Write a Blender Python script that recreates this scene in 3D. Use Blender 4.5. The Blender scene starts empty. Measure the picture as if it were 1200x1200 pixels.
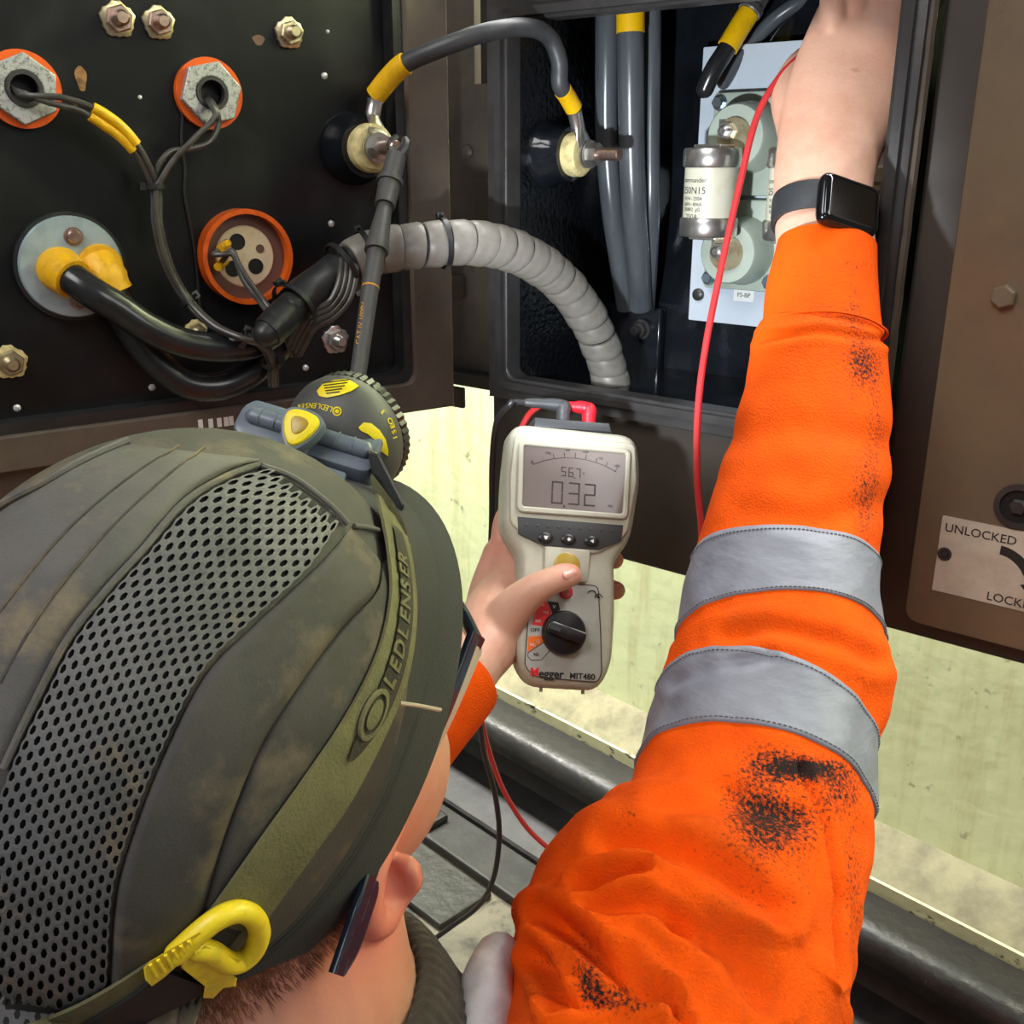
import bpy, bmesh, math, random
from mathutils import Vector, Matrix, noise
random.seed(7)
S = bpy.context.scene
COL = S.collection
R_ = math.radians

# ------------------------------------------------------------------ camera
PITCH = R_(19)
CAM = Vector((0, 0, 0.96))
FW = Vector((0, math.cos(PITCH), -math.sin(PITCH)))
RT = Vector((1, 0, 0))
UP = Vector((0, math.sin(PITCH), math.cos(PITCH)))
cd = bpy.data.cameras.new('camera'); cam = bpy.data.objects.new('camera', cd); COL.objects.link(cam)
cd.sensor_width = 36; cd.lens = 36; cd.clip_start = 0.02
cam.location = CAM; cam.rotation_euler = (R_(90) - PITCH, 0, 0)
S.camera = cam

def ray(x, y): return FW + (x - 600) / 1200 * RT + (600 - y) / 1200 * UP
def P(x, y, d): return CAM + d * ray(x, y)
def CV(x, y, z): return x * RT - y * UP + z * FW       # image-style axes: right, down, away

# ------------------------------------------------------------------ world and lights
S.view_settings.view_transform = 'Standard'; S.view_settings.look = 'None'
S.view_settings.gamma = 1; S.view_settings.use_curve_mapping = False
S.view_settings.exposure = 0.0
w = bpy.data.worlds.new('hall'); S.world = w; w.use_nodes = True
w.node_tree.nodes['Background'].inputs[0].default_value = (0.92, 0.96, 1.0, 1)
w.node_tree.nodes['Background'].inputs[1].default_value = 0.16

def area(name, loc, target, sx, sy, power, col):
    l = bpy.data.lights.new(name, 'AREA'); l.shape = 'RECTANGLE'; l.size = sx; l.size_y = sy; l.energy = power; l.color = col
    o = bpy.data.objects.new(name, l); COL.objects.link(o); o.location = loc
    o.rotation_euler = (Vector(target) - Vector(loc)).to_track_quat('-Z', 'Y').to_euler()
    return o
area('hall_lamp', (-1.1, -0.7, 2.5), (0.1, 0.6, 0.6), 1.2, 1.2, 41, (1.0, 0.98, 0.95))
area('hall_lamp_far', (1.6, -0.9, 2.2), (0.3, 0.7, 0.6), 0.9, 0.9, 14, (1.0, 0.98, 0.95))

# ------------------------------------------------------------------ materials
def lin(v):
    v /= 255.0
    return v / 12.92 if v <= 0.04045 else ((v + 0.055) / 1.055) ** 2.4
def rgb(r, g, b): return (lin(r), lin(g), lin(b), 1)

def mat(name, col, rough=0.5, metal=0.0, col2=None, nscale=20, lo=0.45, hi=0.7, bump=0.0, bscale=200, bdist=0.001,
        rvar=0.0, col3=None, n3=150, lo3=0.62, hi3=0.7, sheen=0, spec=None, coat=0, sub=0, stretch=None, attr=None, attrcol=None, trans=0, bstretch=None):
    m = bpy.data.materials.new(name); m.use_nodes = True
    nt = m.node_tree; N = nt.nodes; K = nt.links; b = N['Principled BSDF']
    tc = N.new('ShaderNodeTexCoord')
    def vec(st):
        if not st: return tc.outputs['Object']
        mp = N.new('ShaderNodeMapping'); mp.inputs['Scale'].default_value = st; K.new(tc.outputs['Object'], mp.inputs[0]); return mp.outputs[0]
    def nz(scale, l, h, st=None, det=6):
        n = N.new('ShaderNodeTexNoise'); n.inputs['Scale'].default_value = scale; n.inputs['Detail'].default_value = det
        n.inputs['Roughness'].default_value = 0.65
        K.new(vec(st), n.inputs['Vector'])
        r = N.new('ShaderNodeMapRange'); r.inputs[1].default_value = l; r.inputs[2].default_value = h
        K.new(n.outputs[0], r.inputs[0]); return r.outputs[0]
    def mix(f, a, c):
        x = N.new('ShaderNodeMix'); x.data_type = 'RGBA'; K.new(f, x.inputs[0])
        if isinstance(a, tuple): x.inputs[6].default_value = a
        else: K.new(a, x.inputs[6])
        if isinstance(c, tuple): x.inputs[7].default_value = c
        else: K.new(c, x.inputs[7])
        return x.outputs[2]
    cur = col
    if col2: 
        f = nz(nscale, lo, hi, stretch); cur = mix(f, cur, col2)
        if rvar:
            rr = N.new('ShaderNodeMapRange'); rr.inputs[3].default_value = rough; rr.inputs[4].default_value = min(1, max(0, rough + rvar)); K.new(f, rr.inputs[0]); K.new(rr.outputs[0], b.inputs['Roughness'])
    if col3: cur = mix(nz(n3, lo3, hi3), cur, col3)
    if attr:
        a = N.new('ShaderNodeAttribute'); a.attribute_name = attr
        g = nz(520, 0.28, 0.72, None, 6)
        mm = N.new('ShaderNodeMath'); mm.operation = 'SUBTRACT'; K.new(a.outputs['Fac'], mm.inputs[0])
        g2 = N.new('ShaderNodeMath'); g2.operation = 'MULTIPLY'; g2.inputs[1].default_value = 0.95; K.new(g, g2.inputs[0]); K.new(g2.outputs[0], mm.inputs[1])
        m2 = N.new('ShaderNodeMath'); m2.operation = 'MULTIPLY'; m2.inputs[1].default_value = 2.2; m2.use_clamp = True; K.new(mm.outputs[0], m2.inputs[0])
        cur = mix(m2.outputs[0], cur, attrcol)
    if isinstance(cur, tuple): b.inputs['Base Color'].default_value = cur
    else: K.new(cur, b.inputs['Base Color'])
    if not (col2 and rvar): b.inputs['Roughness'].default_value = rough
    b.inputs['Metallic'].default_value = metal
    if spec is not None: b.inputs['Specular IOR Level'].default_value = spec
    if sheen: b.inputs['Sheen Weight'].default_value = sheen; b.inputs['Sheen Roughness'].default_value = 0.5
    if coat: b.inputs['Coat Weight'].default_value = coat; b.inputs['Coat Roughness'].default_value = 0.08
    if sub: b.inputs['Subsurface Weight'].default_value = sub; b.inputs['Subsurface Radius'].default_value = (0.008, 0.003, 0.0015); b.inputs['Subsurface Scale'].default_value = 0.6
    if trans: b.inputs['Transmission Weight'].default_value = trans
    if bump:
        n = N.new('ShaderNodeTexNoise'); n.inputs['Scale'].default_value = bscale; n.inputs['Detail'].default_value = 4; K.new(vec(bstretch), n.inputs['Vector'])
        bp = N.new('ShaderNodeBump'); bp.inputs['Strength'].default_value = bump; bp.inputs['Distance'].default_value = bdist
        K.new(n.outputs[0], bp.inputs['Height']); K.new(bp.outputs[0], b.inputs['Normal'])
    return m

MT = {}
MT['board'] = mat('board_black', rgb(19, 20, 22), 0.30, 0, rgb(31, 32, 32), 14, 0.45, 0.75, 0.12, 60, 0.001, rvar=0.2, spec=0.3, col3=rgb(66, 60, 52), n3=46, lo3=0.70, hi3=0.78)
MT['gloss'] = mat('gloss_black', rgb(15, 17, 20), 0.12, 0, rgb(26, 29, 34), 12, 0.4, 0.7, 0.25, 45, 0.002)
MT['wall_gloss'] = mat('gloss_orange_peel', rgb(14, 16, 19), 0.1, 0, None, bump=0.6, bscale=170, bdist=0.004)
MT['brown'] = mat('brown_steel', rgb(92, 81, 71), 0.45, 0.1, rgb(72, 64, 57), 16, 0.4, 0.7, 0.25, 70, 0.001, rvar=0.15, col3=rgb(54, 40, 30), n3=60, lo3=0.66, hi3=0.74)
MT['dark_steel'] = mat('dark_steel', rgb(62, 60, 60), 0.38, 0.15, rgb(46, 44, 43), 18, 0.4, 0.7, 0.2, 90, 0.001, col3=rgb(110, 106, 100), n3=120, lo3=0.72, hi3=0.78)
MT['apron'] = mat('apron_steel', rgb(66, 59, 52), 0.45, 0.1, rgb(52, 47, 42), 9, 0.4, 0.7, 0.15, 90, 0.001, rvar=0.15)
MT['door'] = mat('door_paint', rgb(122, 106, 84), 0.38, 0.05, rgb(108, 94, 76), 10, 0.4, 0.7, 0.2, 55, 0.001, col3=rgb(60, 54, 46), n3=34, lo3=0.68, hi3=0.74, rvar=0.1)
MT['hole_dark'] = mat('painted_hole_dark', rgb(10, 10, 11), 0.6)  # near-black that paints the shade inside holes and the slot
MT['rubber'] = mat('rubber_black', rgb(30, 31, 32), 0.42, 0, rgb(46, 46, 44), 60, 0.5, 0.75, 0.15, 200, 0.0005)
MT['cable'] = mat('cable_black', rgb(33, 34, 36), 0.22, 0, rgb(48, 47, 45), 40, 0.5, 0.8, 0.08, 120, 0.0005)
MT['cable_grey'] = mat('cable_grey', rgb(84, 88, 92), 0.25, 0, rgb(66, 69, 72), 30, 0.45, 0.7, 0.08, 90, 0.0006, stretch=(1, 1, 0.15))
MT['jumper'] = mat('jumper_sheath', rgb(62, 64, 66), 0.45, 0, rgb(52, 53, 55), 60, 0.5, 0.7, 0.1, 200, 0.0005)
MT['wire'] = mat('wire_grey', rgb(70, 68, 64), 0.35, 0, rgb(50, 48, 46), 80, 0.5, 0.7)
MT['yellow'] = mat('yellow_sleeve', rgb(238, 186, 10), 0.42, 0, rgb(205, 150, 8), 60, 0.5, 0.8, 0.2, 130, 0.001)
MT['yellow_boot'] = mat('yellow_boot', rgb(228, 172, 14), 0.5, 0, rgb(176, 124, 20), 70, 0.5, 0.75, 0.6, 120, 0.002)
MT['yellow_plastic'] = mat('yellow_plastic', rgb(232, 205, 38), 0.4, 0, rgb(180, 158, 44), 60, 0.52, 0.75, 0.2, 200, 0.0006)
MT['wrap'] = mat('wrap_grey', rgb(132, 128, 120), 0.42, 0, rgb(104, 100, 92), 30, 0.42, 0.72, 0.15, 90, 0.001, col3=rgb(84, 76, 64), n3=70, lo3=0.68, hi3=0.78)
MT['tin'] = mat('tinned_metal', rgb(196, 194, 190), 0.28, 0.9, rgb(150, 140, 132), 60, 0.5, 0.75, 0.1, 300, 0.0004)
MT['brass'] = mat('passivated_metal', rgb(205, 192, 158), 0.32, 0.85, rgb(160, 138, 96), 120, 0.45, 0.75, 0.2, 300, 0.0006)
MT['copper'] = mat('worn_metal', rgb(190, 164, 150), 0.3, 0.9, rgb(140, 112, 98), 120, 0.45, 0.75)
MT['cream_seal'] = mat('cream_sealant', rgb(222, 208, 150), 0.55, 0, rgb(168, 148, 98), 110, 0.45, 0.75, 0.6, 160, 0.002)
MT['zinc'] = mat('zinc_nut', rgb(186, 187, 186), 0.42, 0.55, rgb(96, 94, 92), 330, 0.5, 0.66, 0.4, 350, 0.0006)
MT['plate_blue'] = mat('gland_plate', rgb(178, 196, 204), 0.35, 0.45, rgb(146, 162, 170), 60, 0.45, 0.75, 0.1, 200, 0.0004)
MT['orange_collar'] = mat('orange_collar', rgb(228, 96, 22), 0.3, 0, rgb(170, 68, 20), 50, 0.5, 0.8)
MT['brown_plastic'] = mat('brown_plastic', rgb(106, 74, 62), 0.4)
MT['cream_plastic'] = mat('cream_plastic', rgb(226, 204, 168), 0.45, 0, rgb(190, 166, 130), 70, 0.5, 0.8)
MT['probe'] = mat('probe_grey', rgb(74, 74, 72), 0.5, 0, rgb(60, 60, 58), 100, 0.5, 0.8)
MT['gold_print'] = mat('gold_print', rgb(206, 140, 40), 0.5)
MT['panel_white'] = mat('panel_white', rgb(206, 216, 226), 0.3, 0, rgb(186, 196, 206), 8, 0.4, 0.8)
MT['moulding'] = mat('green_grey_moulding', rgb(168, 178, 164), 0.4, 0, rgb(146, 156, 146), 30, 0.5, 0.8)
MT['fuse_body'] = mat('fuse_ceramic', rgb(206, 204, 184), 0.35, 0, rgb(186, 182, 160), 40, 0.5, 0.8)
MT['ink'] = mat('ink', rgb(34, 32, 30), 0.6)
MT['blue_bolt'] = mat('plated_bolt', rgb(166, 184, 196), 0.22, 0.9, rgb(110, 120, 128), 150, 0.5, 0.75)
MT['red_lead'] = mat('red_lead', rgb(190, 48, 50), 0.38, 0, rgb(176, 36, 40), 60, 0.5, 0.8)
MT['red_plug'] = mat('red_plug', rgb(222, 26, 42), 0.4)
MT['black_lead'] = mat('black_lead', rgb(38, 38, 40), 0.4)
MT['meter'] = mat('meter_case', rgb(186, 184, 166), 0.42, 0, rgb(164, 160, 142), 40, 0.45, 0.75, 0.05, 300, 0.0004, col3=rgb(130, 122, 104), n3=90, lo3=0.70, hi3=0.8)
MT['meter_face'] = mat('meter_face', rgb(172, 172, 164), 0.5, 0, rgb(156, 156, 148), 60, 0.5, 0.75)
MT['meter_dark'] = mat('meter_dark', rgb(58, 60, 62), 0.45)
MT['meter_black'] = mat('meter_black', rgb(26, 25, 26), 0.35, 0, rgb(44, 42, 42), 70, 0.5, 0.8)
MT['lcd'] = mat('lcd', rgb(112, 100, 96), 0.25, 0, coat=0.6)
MT['lcd_seg'] = mat('lcd_segment', rgb(52, 40, 40), 0.35)
MT['button_red'] = mat('button_red', rgb(190, 30, 40), 0.4)
MT['print_red'] = mat('print_red', rgb(226, 38, 34), 0.5)
MT['print_orange'] = mat('print_orange', rgb(244, 112, 26), 0.5)
MT['olive'] = mat('button_olive', rgb(168, 140, 46), 0.35)
MT['print_white'] = mat('print_white', rgb(225, 225, 222), 0.5)
MT['orange'] = mat('orange_fleece', rgb(232, 84, 2), 0.9, 0, rgb(214, 74, 2), 26, 0.45, 0.75, 0.6, 700, 0.0014, spec=0.15, attr='soot', attrcol=rgb(44, 34, 30), col3=rgb(176, 72, 18), n3=14, lo3=0.52, hi3=0.85)
MT['silver'] = mat('reflective_tape', rgb(126, 128, 138), 0.55, 0.1, rgb(108, 110, 120), 30, 0.45, 0.8, 0.5, 26, 0.004, bstretch=(1, 1, 3))
MT['silver_new'] = mat('reflective_tape_bright', rgb(214, 216, 222), 0.5, 0.1, rgb(170, 172, 180), 60, 0.45, 0.8, 0.5, 60, 0.002)
MT['stitch'] = mat('stitch_grey', rgb(110, 112, 120), 0.7)
MT['trouser'] = mat('trouser_orange', rgb(226, 88, 14), 0.85, 0, rgb(150, 66, 22), 12, 0.5, 0.8)
MT['boot'] = mat('boot_black', rgb(34, 32, 30), 0.5)
MT['skin'] = mat('skin', rgb(208, 162, 138), 0.5, 0, rgb(196, 142, 118), 24, 0.42, 0.72, 0.3, 420, 0.0006, sub=0.08, col3=rgb(186, 126, 104), n3=55, lo3=0.66, hi3=0.8)
MT['skin_ear'] = mat('skin_ear', rgb(226, 148, 130), 0.45, 0, rgb(212, 122, 108), 30, 0.42, 0.72, 0.1, 420, 0.0006, sub=0.2)
MT['nail'] = mat('nail', rgb(226, 164, 148), 0.3)
MT['hair'] = mat('hair_auburn', rgb(150, 88, 58), 0.5, 0, rgb(112, 64, 44), 60, 0.4, 0.7)
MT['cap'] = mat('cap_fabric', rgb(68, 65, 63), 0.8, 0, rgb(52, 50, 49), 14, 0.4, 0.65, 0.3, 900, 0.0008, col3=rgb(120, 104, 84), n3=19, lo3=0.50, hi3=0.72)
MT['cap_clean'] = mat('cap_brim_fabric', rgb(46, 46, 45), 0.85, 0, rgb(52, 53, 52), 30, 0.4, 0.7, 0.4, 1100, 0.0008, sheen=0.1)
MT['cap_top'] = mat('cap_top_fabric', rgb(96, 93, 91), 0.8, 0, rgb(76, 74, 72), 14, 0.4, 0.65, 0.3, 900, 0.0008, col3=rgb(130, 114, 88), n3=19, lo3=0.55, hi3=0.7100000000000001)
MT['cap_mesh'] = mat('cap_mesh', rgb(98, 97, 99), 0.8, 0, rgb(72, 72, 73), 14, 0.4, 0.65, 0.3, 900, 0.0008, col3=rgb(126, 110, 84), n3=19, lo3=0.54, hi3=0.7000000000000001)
MT['cap_inner'] = mat('cap_inner', rgb(24, 25, 26), 0.8)
MT['strap'] = mat('strap_webbing', rgb(108, 104, 72), 0.85, 0, rgb(80, 78, 56), 30, 0.4, 0.75, 0.6, 700, 0.001, col3=rgb(132, 122, 74), n3=20, lo3=0.6, hi3=0.75)
MT['strap_dark'] = mat('strap_print', rgb(46, 44, 38), 0.85, 0, rgb(60, 57, 46), 60, 0.45, 0.75, 0.5, 700, 0.001)
MT['lamp_body'] = mat('lamp_body', rgb(74, 74, 73), 0.55, 0, rgb(64, 64, 63), 60, 0.5, 0.75, 0.1, 600, 0.0004)
MT['lamp_bracket'] = mat('lamp_bracket', rgb(98, 107, 120), 0.35, 0, rgb(80, 88, 100), 40, 0.5, 0.75)
MT['lamp_black'] = mat('lamp_black', rgb(34, 35, 36), 0.35)
MT['lamp_yellow'] = mat('lamp_yellow', rgb(238, 214, 24), 0.45, 0, rgb(206, 182, 24), 80, 0.5, 0.8)
MT['lens_glass'] = mat('lens', rgb(240, 245, 250), 0.1, 0, trans=0.6)
MT['frame_blue'] = mat('spectacle_frame', rgb(28, 38, 58), 0.18, 0.1)
MT['frame_side'] = mat('spectacle_side', rgb(186, 170, 158), 0.35, 0.2)
MT['knit'] = mat('knit_collar', rgb(58, 53, 46), 0.95, 0, rgb(46, 42, 37), 200, 0.4, 0.7, 0.6, 600, 0.001, sheen=0.2)
MT['watch_band'] = mat('watch_band', rgb(40, 42, 45), 0.55, 0, rgb(56, 58, 62), 70, 0.55, 0.8)
MT['watch_case'] = mat('watch_case', rgb(70, 72, 76), 0.15, 0.95)
MT['watch_glass'] = mat('watch_glass', rgb(5, 5, 6), 0.05, 0, coat=0.5)
MT['wallpaint'] = mat('wall_paint', rgb(228, 238, 184), 0.6, 0, rgb(200, 198, 140), 7, 0.48, 0.85, 0.3, 40, 0.002, stretch=(6, 6, 0.7), col3=rgb(104, 98, 66), n3=34, lo3=0.62, hi3=0.76)
MT['wall_ledge'] = mat('wall_ledge', rgb(128, 122, 90), 0.7, 0, rgb(92, 86, 62), 22, 0.42, 0.7, 0.4, 60, 0.002)
MT['wall_chip'] = mat('wall_chipped', rgb(196, 196, 150), 0.65, 0, rgb(60, 56, 46), 26, 0.56, 0.62, 0.4, 60, 0.002, stretch=(1, 1, 2))
MT['rail'] = mat('rail_steel', rgb(56, 54, 51), 0.33, 0.35, rgb(38, 37, 35), 24, 0.42, 0.7, 0.5, 90, 0.002, col3=rgb(150, 148, 140), n3=60, lo3=0.68, hi3=0.76, rvar=0.2)
MT['rail_foot'] = mat('rail_foot', rgb(56, 54, 51), 0.55, 0.1, rgb(40, 38, 36), 20, 0.42, 0.7, 0.4, 60, 0.002)
MT['floor'] = mat('floor_concrete', rgb(126, 118, 100), 0.6, 0, rgb(70, 65, 55), 12, 0.4, 0.66, 0.8, 30, 0.006, col3=rgb(56, 52, 44), n3=24, lo3=0.58, hi3=0.7)
MT['slab'] = mat('slab_dark', rgb(52, 50, 46), 0.5, 0, rgb(46, 44, 40), 22, 0.42, 0.7, 0.7, 50, 0.004, col3=rgb(104, 98, 86), n3=60, lo3=0.68, hi3=0.76)
MT['sign'] = mat('sign_plate', rgb(206, 198, 180), 0.4, 0.2, rgb(176, 166, 146), 30, 0.45, 0.75, 0.1, 100, 0.0004, col3=rgb(70, 58, 46), n3=70, lo3=0.70, hi3=0.74)
MT['bare_tan'] = mat('bare_tan', rgb(150, 108, 62), 0.6, 0, rgb(90, 62, 38), 120, 0.45, 0.6)
MT['white_dot'] = mat('bare_metal', rgb(225, 228, 230), 0.3, 0.6)

# ------------------------------------------------------------------ mesh helpers
WM = {}
class MB:
    def __init__(s): s.v = []; s.f = []
    def add(s, vs, fs):
        o = len(s.v); s.v += [Vector(p) for p in vs]; s.f += [tuple(i + o for i in f) for f in fs]; return s
    def box(s, M, x0, x1, y0, y1, z0, z1):
        vs = [M @ Vector((x, y, z)) for z in (z0, z1) for x, y in ((x0, y0), (x1, y0), (x1, y1), (x0, y1))]
        return s.add(vs, [(3, 2, 1, 0), (4, 5, 6, 7), (0, 1, 5, 4), (1, 2, 6, 5), (2, 3, 7, 6), (3, 0, 4, 7)])
    def loft(s, rings, close=True, cap0=True, cap1=True):
        n = len(rings[0]); vs = [p for r in rings for p in r]; fs = []
        for i in range(len(rings) - 1):
            for j in range(n if close else n - 1):
                k = (j + 1) % n; fs.append((i * n + j, i * n + k, (i + 1) * n + k, (i + 1) * n + j))
        if cap0 and close: fs.append(tuple(reversed(range(n))))
        if cap1 and close: fs.append(tuple(range((len(rings) - 1) * n, len(rings) * n)))
        return s.add(vs, fs)
    def lathe(s, prof, M, n=24, cap=True):
        return s.loft([[M @ Vector((r * math.cos(2 * math.pi * j / n), r * math.sin(2 * math.pi * j / n), h)) for j in range(n)] for r, h in prof], True, cap, cap)
    def prism(s, poly, M, z0, z1, bev=0):
        if bev:
            ins = inset(poly, bev)
            rs = [(poly, z0), (poly, z1 - bev), (inset(poly, bev * 0.3), z1 - bev * 0.3), (ins, z1)]
        else: rs = [(poly, z0), (poly, z1)]
        return s.loft([[M @ Vector((x, y, z)) for x, y in p] for p, z in rs])
    def ringprism(s, outer, inner, M, z0, z1):
        n = len(outer)
        vs = [M @ Vector((x, y, z)) for z in (z0, z1) for pl in (outer, inner) for x, y in pl]; fs = []
        for j in range(n):
            k = (j + 1) % n
            fs += [(2 * n + j, 2 * n + k, 3 * n + k, 3 * n + j), (j, k, 2 * n + k, 2 * n + j), (n + k, n + j, 3 * n + j, 3 * n + k), (n + j, n + k, k, j)]
        return s.add(vs, fs)
    def tube(s, pts, rad, n=12, cap='flat', sq=None, updir=None):
        pts = [Vector(p) for p in pts]
        if not hasattr(rad, '__len__'): rad = [rad] * len(pts)
        T = []
        for i in range(len(pts)):
            T.append((pts[min(i + 1, len(pts) - 1)] - pts[max(i - 1, 0)]).normalized())
        a = updir.copy() if updir else (Vector((0, 0, 1)) if abs(T[0].z) < 0.9 else Vector((1, 0, 0)))
        rings = []; x = (a - T[0] * a.dot(T[0])).normalized()
        def ring(p, t, r):
            y = t.cross(x)
            return [p + x * (r * math.cos(q)) * (sq or 1) + y * (r * math.sin(q)) for q in [2 * math.pi * j / n for j in range(n)]]
        for i, (p, t, r) in enumerate(zip(pts, T, rad)):
            if updir: x = (updir - t * updir.dot(t)).normalized()
            else: x = (x - t * x.dot(t)).normalized()
            if i == 0 and cap == 'round':
                for q in (0.15, 0.5, 0.8): rings.append(ring(p - t * r * math.cos(q * math.pi / 2), t, r * math.sin(q * math.pi / 2)))
            rings.append(ring(p, t, r))
            if i == len(pts) - 1 and cap == 'round':
                for q in (0.8, 0.5, 0.15): rings.append(ring(p + t * r * math.cos(q * math.pi / 2), t, r * math.sin(q * math.pi / 2)))
        return s.loft(rings, True, cap is not None, cap is not None)
    def mesh(s, name, smooth=True, angle=35):
        me = bpy.data.meshes.new(name); me.from_pydata([tuple(p) for p in s.v], [], s.f); me.update()
        bm = bmesh.new(); bm.from_mesh(me); bmesh.ops.recalc_face_normals(bm, faces=bm.faces); bm.to_mesh(me); bm.free()
        if smooth:
            me.shade_smooth(); me.set_sharp_from_angle(angle=R_(angle))
        return me
    def build(s, name, m, parent=None, smooth=True, angle=35, bevel=0):
        lo = Vector([min(p[i] for p in s.v) for i in range(3)]); hi = Vector([max(p[i] for p in s.v) for i in range(3)])
        c = (lo + hi) / 2
        s.v = [p - c for p in s.v]
        o = place(s.mesh(name, smooth, angle), name, m, Matrix.Translation(c), parent)
        if bevel:
            b = o.modifiers.new('bevel', 'BEVEL'); b.width = bevel; b.segments = 2; b.limit_method = 'ANGLE'; b.angle_limit = R_(40)
        return o

def place(me, name, m, M, parent=None):
    o = bpy.data.objects.new(name, me); COL.objects.link(o)
    if m is not None:
        mm = MT[m] if isinstance(m, str) else m
        if not me.materials: me.materials.append(mm)
    if parent is not None:
        o.parent = parent; o.matrix_parent_inverse = WM[parent.name].inverted()
    o.matrix_basis = M; WM[o.name] = M.copy()
    return o

def thing(name, label, cat, loc, group=None):
    e = bpy.data.objects.new(name, None); COL.objects.link(e); e.empty_display_size = 0.02
    M = Matrix.Translation(Vector(loc)); e.matrix_basis = M; WM[e.name] = M
    return tag(e, label, cat, group)
def tag(o, label, cat, group=None):
    o['label'] = label; o['category'] = cat
    if group: o['group'] = group
    return o
def struct(o):
    o['kind'] = 'structure'; return o

def inset(poly, d):
    n = len(poly); out = []
    A = sum(poly[i][0] * poly[(i + 1) % n][1] - poly[(i + 1) % n][0] * poly[i][1] for i in range(n))
    sg = 1 if A > 0 else -1
    for i in range(n):
        p0 = Vector(poly[i - 1]); p = Vector(poly[i]); p1 = Vector(poly[(i + 1) % n])
        a = (p - p0); b = (p1 - p)
        if a.length < 1e-9: a = b
        if b.length < 1e-9: b = a
        if a.length < 1e-9: out.append(tuple(p)); continue
        a.normalize(); b.normalize()
        n1 = Vector((-a.y, a.x)) * sg; n2 = Vector((-b.y, b.x)) * sg
        m = n1 + n2
        if m.length < 1e-6: m = n1
        m = m.normalized(); k = d / max(0.4, m.dot(n1))
        out.append((p.x + m.x * k, p.y + m.y * k))
    return out
def rounded(poly, r, n=6):
    out = []; N = len(poly)
    for i in range(N):
        p0 = Vector(poly[i - 1]); p = Vector(poly[i]); p1 = Vector(poly[(i + 1) % N])
        rr = r[i] if hasattr(r, '__len__') else r
        a = (p0 - p); b = (p1 - p); d = min(rr, a.length * 0.48, b.length * 0.48)
        A = p + a.normalized() * d; B = p + b.normalized() * d
        for k in range(n + 1):
            t = k / n; q = A * (1 - t) ** 2 + p * 2 * t * (1 - t) + B * t * t; out.append((q.x, q.y))
    return out
def rep(poly, n=6): return [p for p in poly for _ in range(n + 1)]
def rect(x0, x1, y0, y1): return [(x0, y0), (x1, y0), (x1, y1), (x0, y1)]
def ngon(r, n, ph=0): return [(r * math.cos(2 * math.pi * k / n + ph), r * math.sin(2 * math.pi * k / n + ph)) for k in range(n)]
def hexsamp(r, per=4):
    c = ngon(r, 6, R_(12)); out = []
    for i in range(6):
        for k in range(per):
            t = k / per; out.append((c[i][0] * (1 - t) + c[(i + 1) % 6][0] * t, c[i][1] * (1 - t) + c[(i + 1) % 6][1] * t))
    return out

def spline(pts, n=10):
    if len(pts) < 3: return [Vector(p) for p in pts]
    pts = [Vector(p) for p in pts]; q = [pts[0] * 2 - pts[1]] + pts + [pts[-1] * 2 - pts[-2]]; out = []
    for i in range(1, len(q) - 2):
        for k in range(n):
            t = k / n; a, b, c, d = q[i - 1:i + 3]
            out.append(0.5 * ((2 * b) + (c - a) * t + (2 * a - 5 * b + 4 * c - d) * t * t + (3 * b - a - 3 * c + d) * t ** 3))
    out.append(pts[-1]); return out
def lerpl(xs, ys, x):
    if x <= xs[0]: return ys[0]
    for i in range(len(xs) - 1):
        if x <= xs[i + 1]:
            t = (x - xs[i]) / (xs[i + 1] - xs[i]); return ys[i] * (1 - t) + ys[i + 1] * t
    return ys[-1]
def axisM(o, z, xhint=None):
    z = Vector(z).normalized(); h = Vector(xhint) if xhint else (Vector((0, 0, 1)) if abs(z.z) < 0.9 else Vector((1, 0, 0)))
    x = (h - z * h.dot(z)).normalized(); y = z.cross(x)
    M = Matrix((x, y, z)).transposed().to_4x4(); M.translation = o; return M

class Plane:
    def __init__(s, o, u, v=(0, 0, 1)):
        s.o = Vector(o); s.u = Vector(u).normalized(); s.v = Vector(v).normalized(); s.n = s.u.cross(s.v)
    def hit(s, x, y, w=0):
        d = ray(x, y); t = (s.o + s.n * w - CAM).dot(s.n) / d.dot(s.n); return CAM + d * t
    def uv(s, x, y, w=0):
        q = s.hit(x, y, w) - s.o; return (q.dot(s.u), q.dot(s.v))
    def M(s, uu=0, vv=0, w=0):
        m = Matrix((s.u, s.v, s.n)).transposed().to_4x4(); m.translation = s.o + s.u * uu + s.v * vv + s.n * w; return m
    def at(s, x, y, w=0):
        m = Matrix((s.u, s.v, s.n)).transposed().to_4x4(); m.translation = s.hit(x, y, w); return m
    def poly(s, pts, w=0): return [s.uv(x, y, w) for x, y in pts]

def text(name, body, size, M, m, parent, extrude=0.0002, bold=0, sx=1):
    c = bpy.data.curves.new(name, 'FONT'); c.body = body; c.size = size; c.extrude = extrude; c.align_x = 'CENTER'; c.align_y = 'CENTER'; c.offset = bold; c.resolution_u = 3
    o = bpy.data.objects.new('tmp_text', c); COL.objects.link(o)
    dg = bpy.context.evaluated_depsgraph_get(); me = bpy.data.meshes.new_from_object(o.evaluated_get(dg))
    COL.objects.unlink(o); bpy.data.objects.remove(o); bpy.data.curves.remove(c)
    me.materials.clear(); me.transform(Matrix.Diagonal((sx, 1, 1, 1)))
    return place(me, name, m, M, parent)

# ------------------------------------------------------------------ planes of the place
a_ = R_(51.6); b_ = R_(56)
PM = Plane(P(1062, 200, 0.74), (math.sin(a_), -math.cos(a_), 0)); PM.o.z = 0
PL = Plane(P(530, 300, 0.97), (math.sin(b_), math.cos(b_), 0)); PL.o.z = 0
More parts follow.
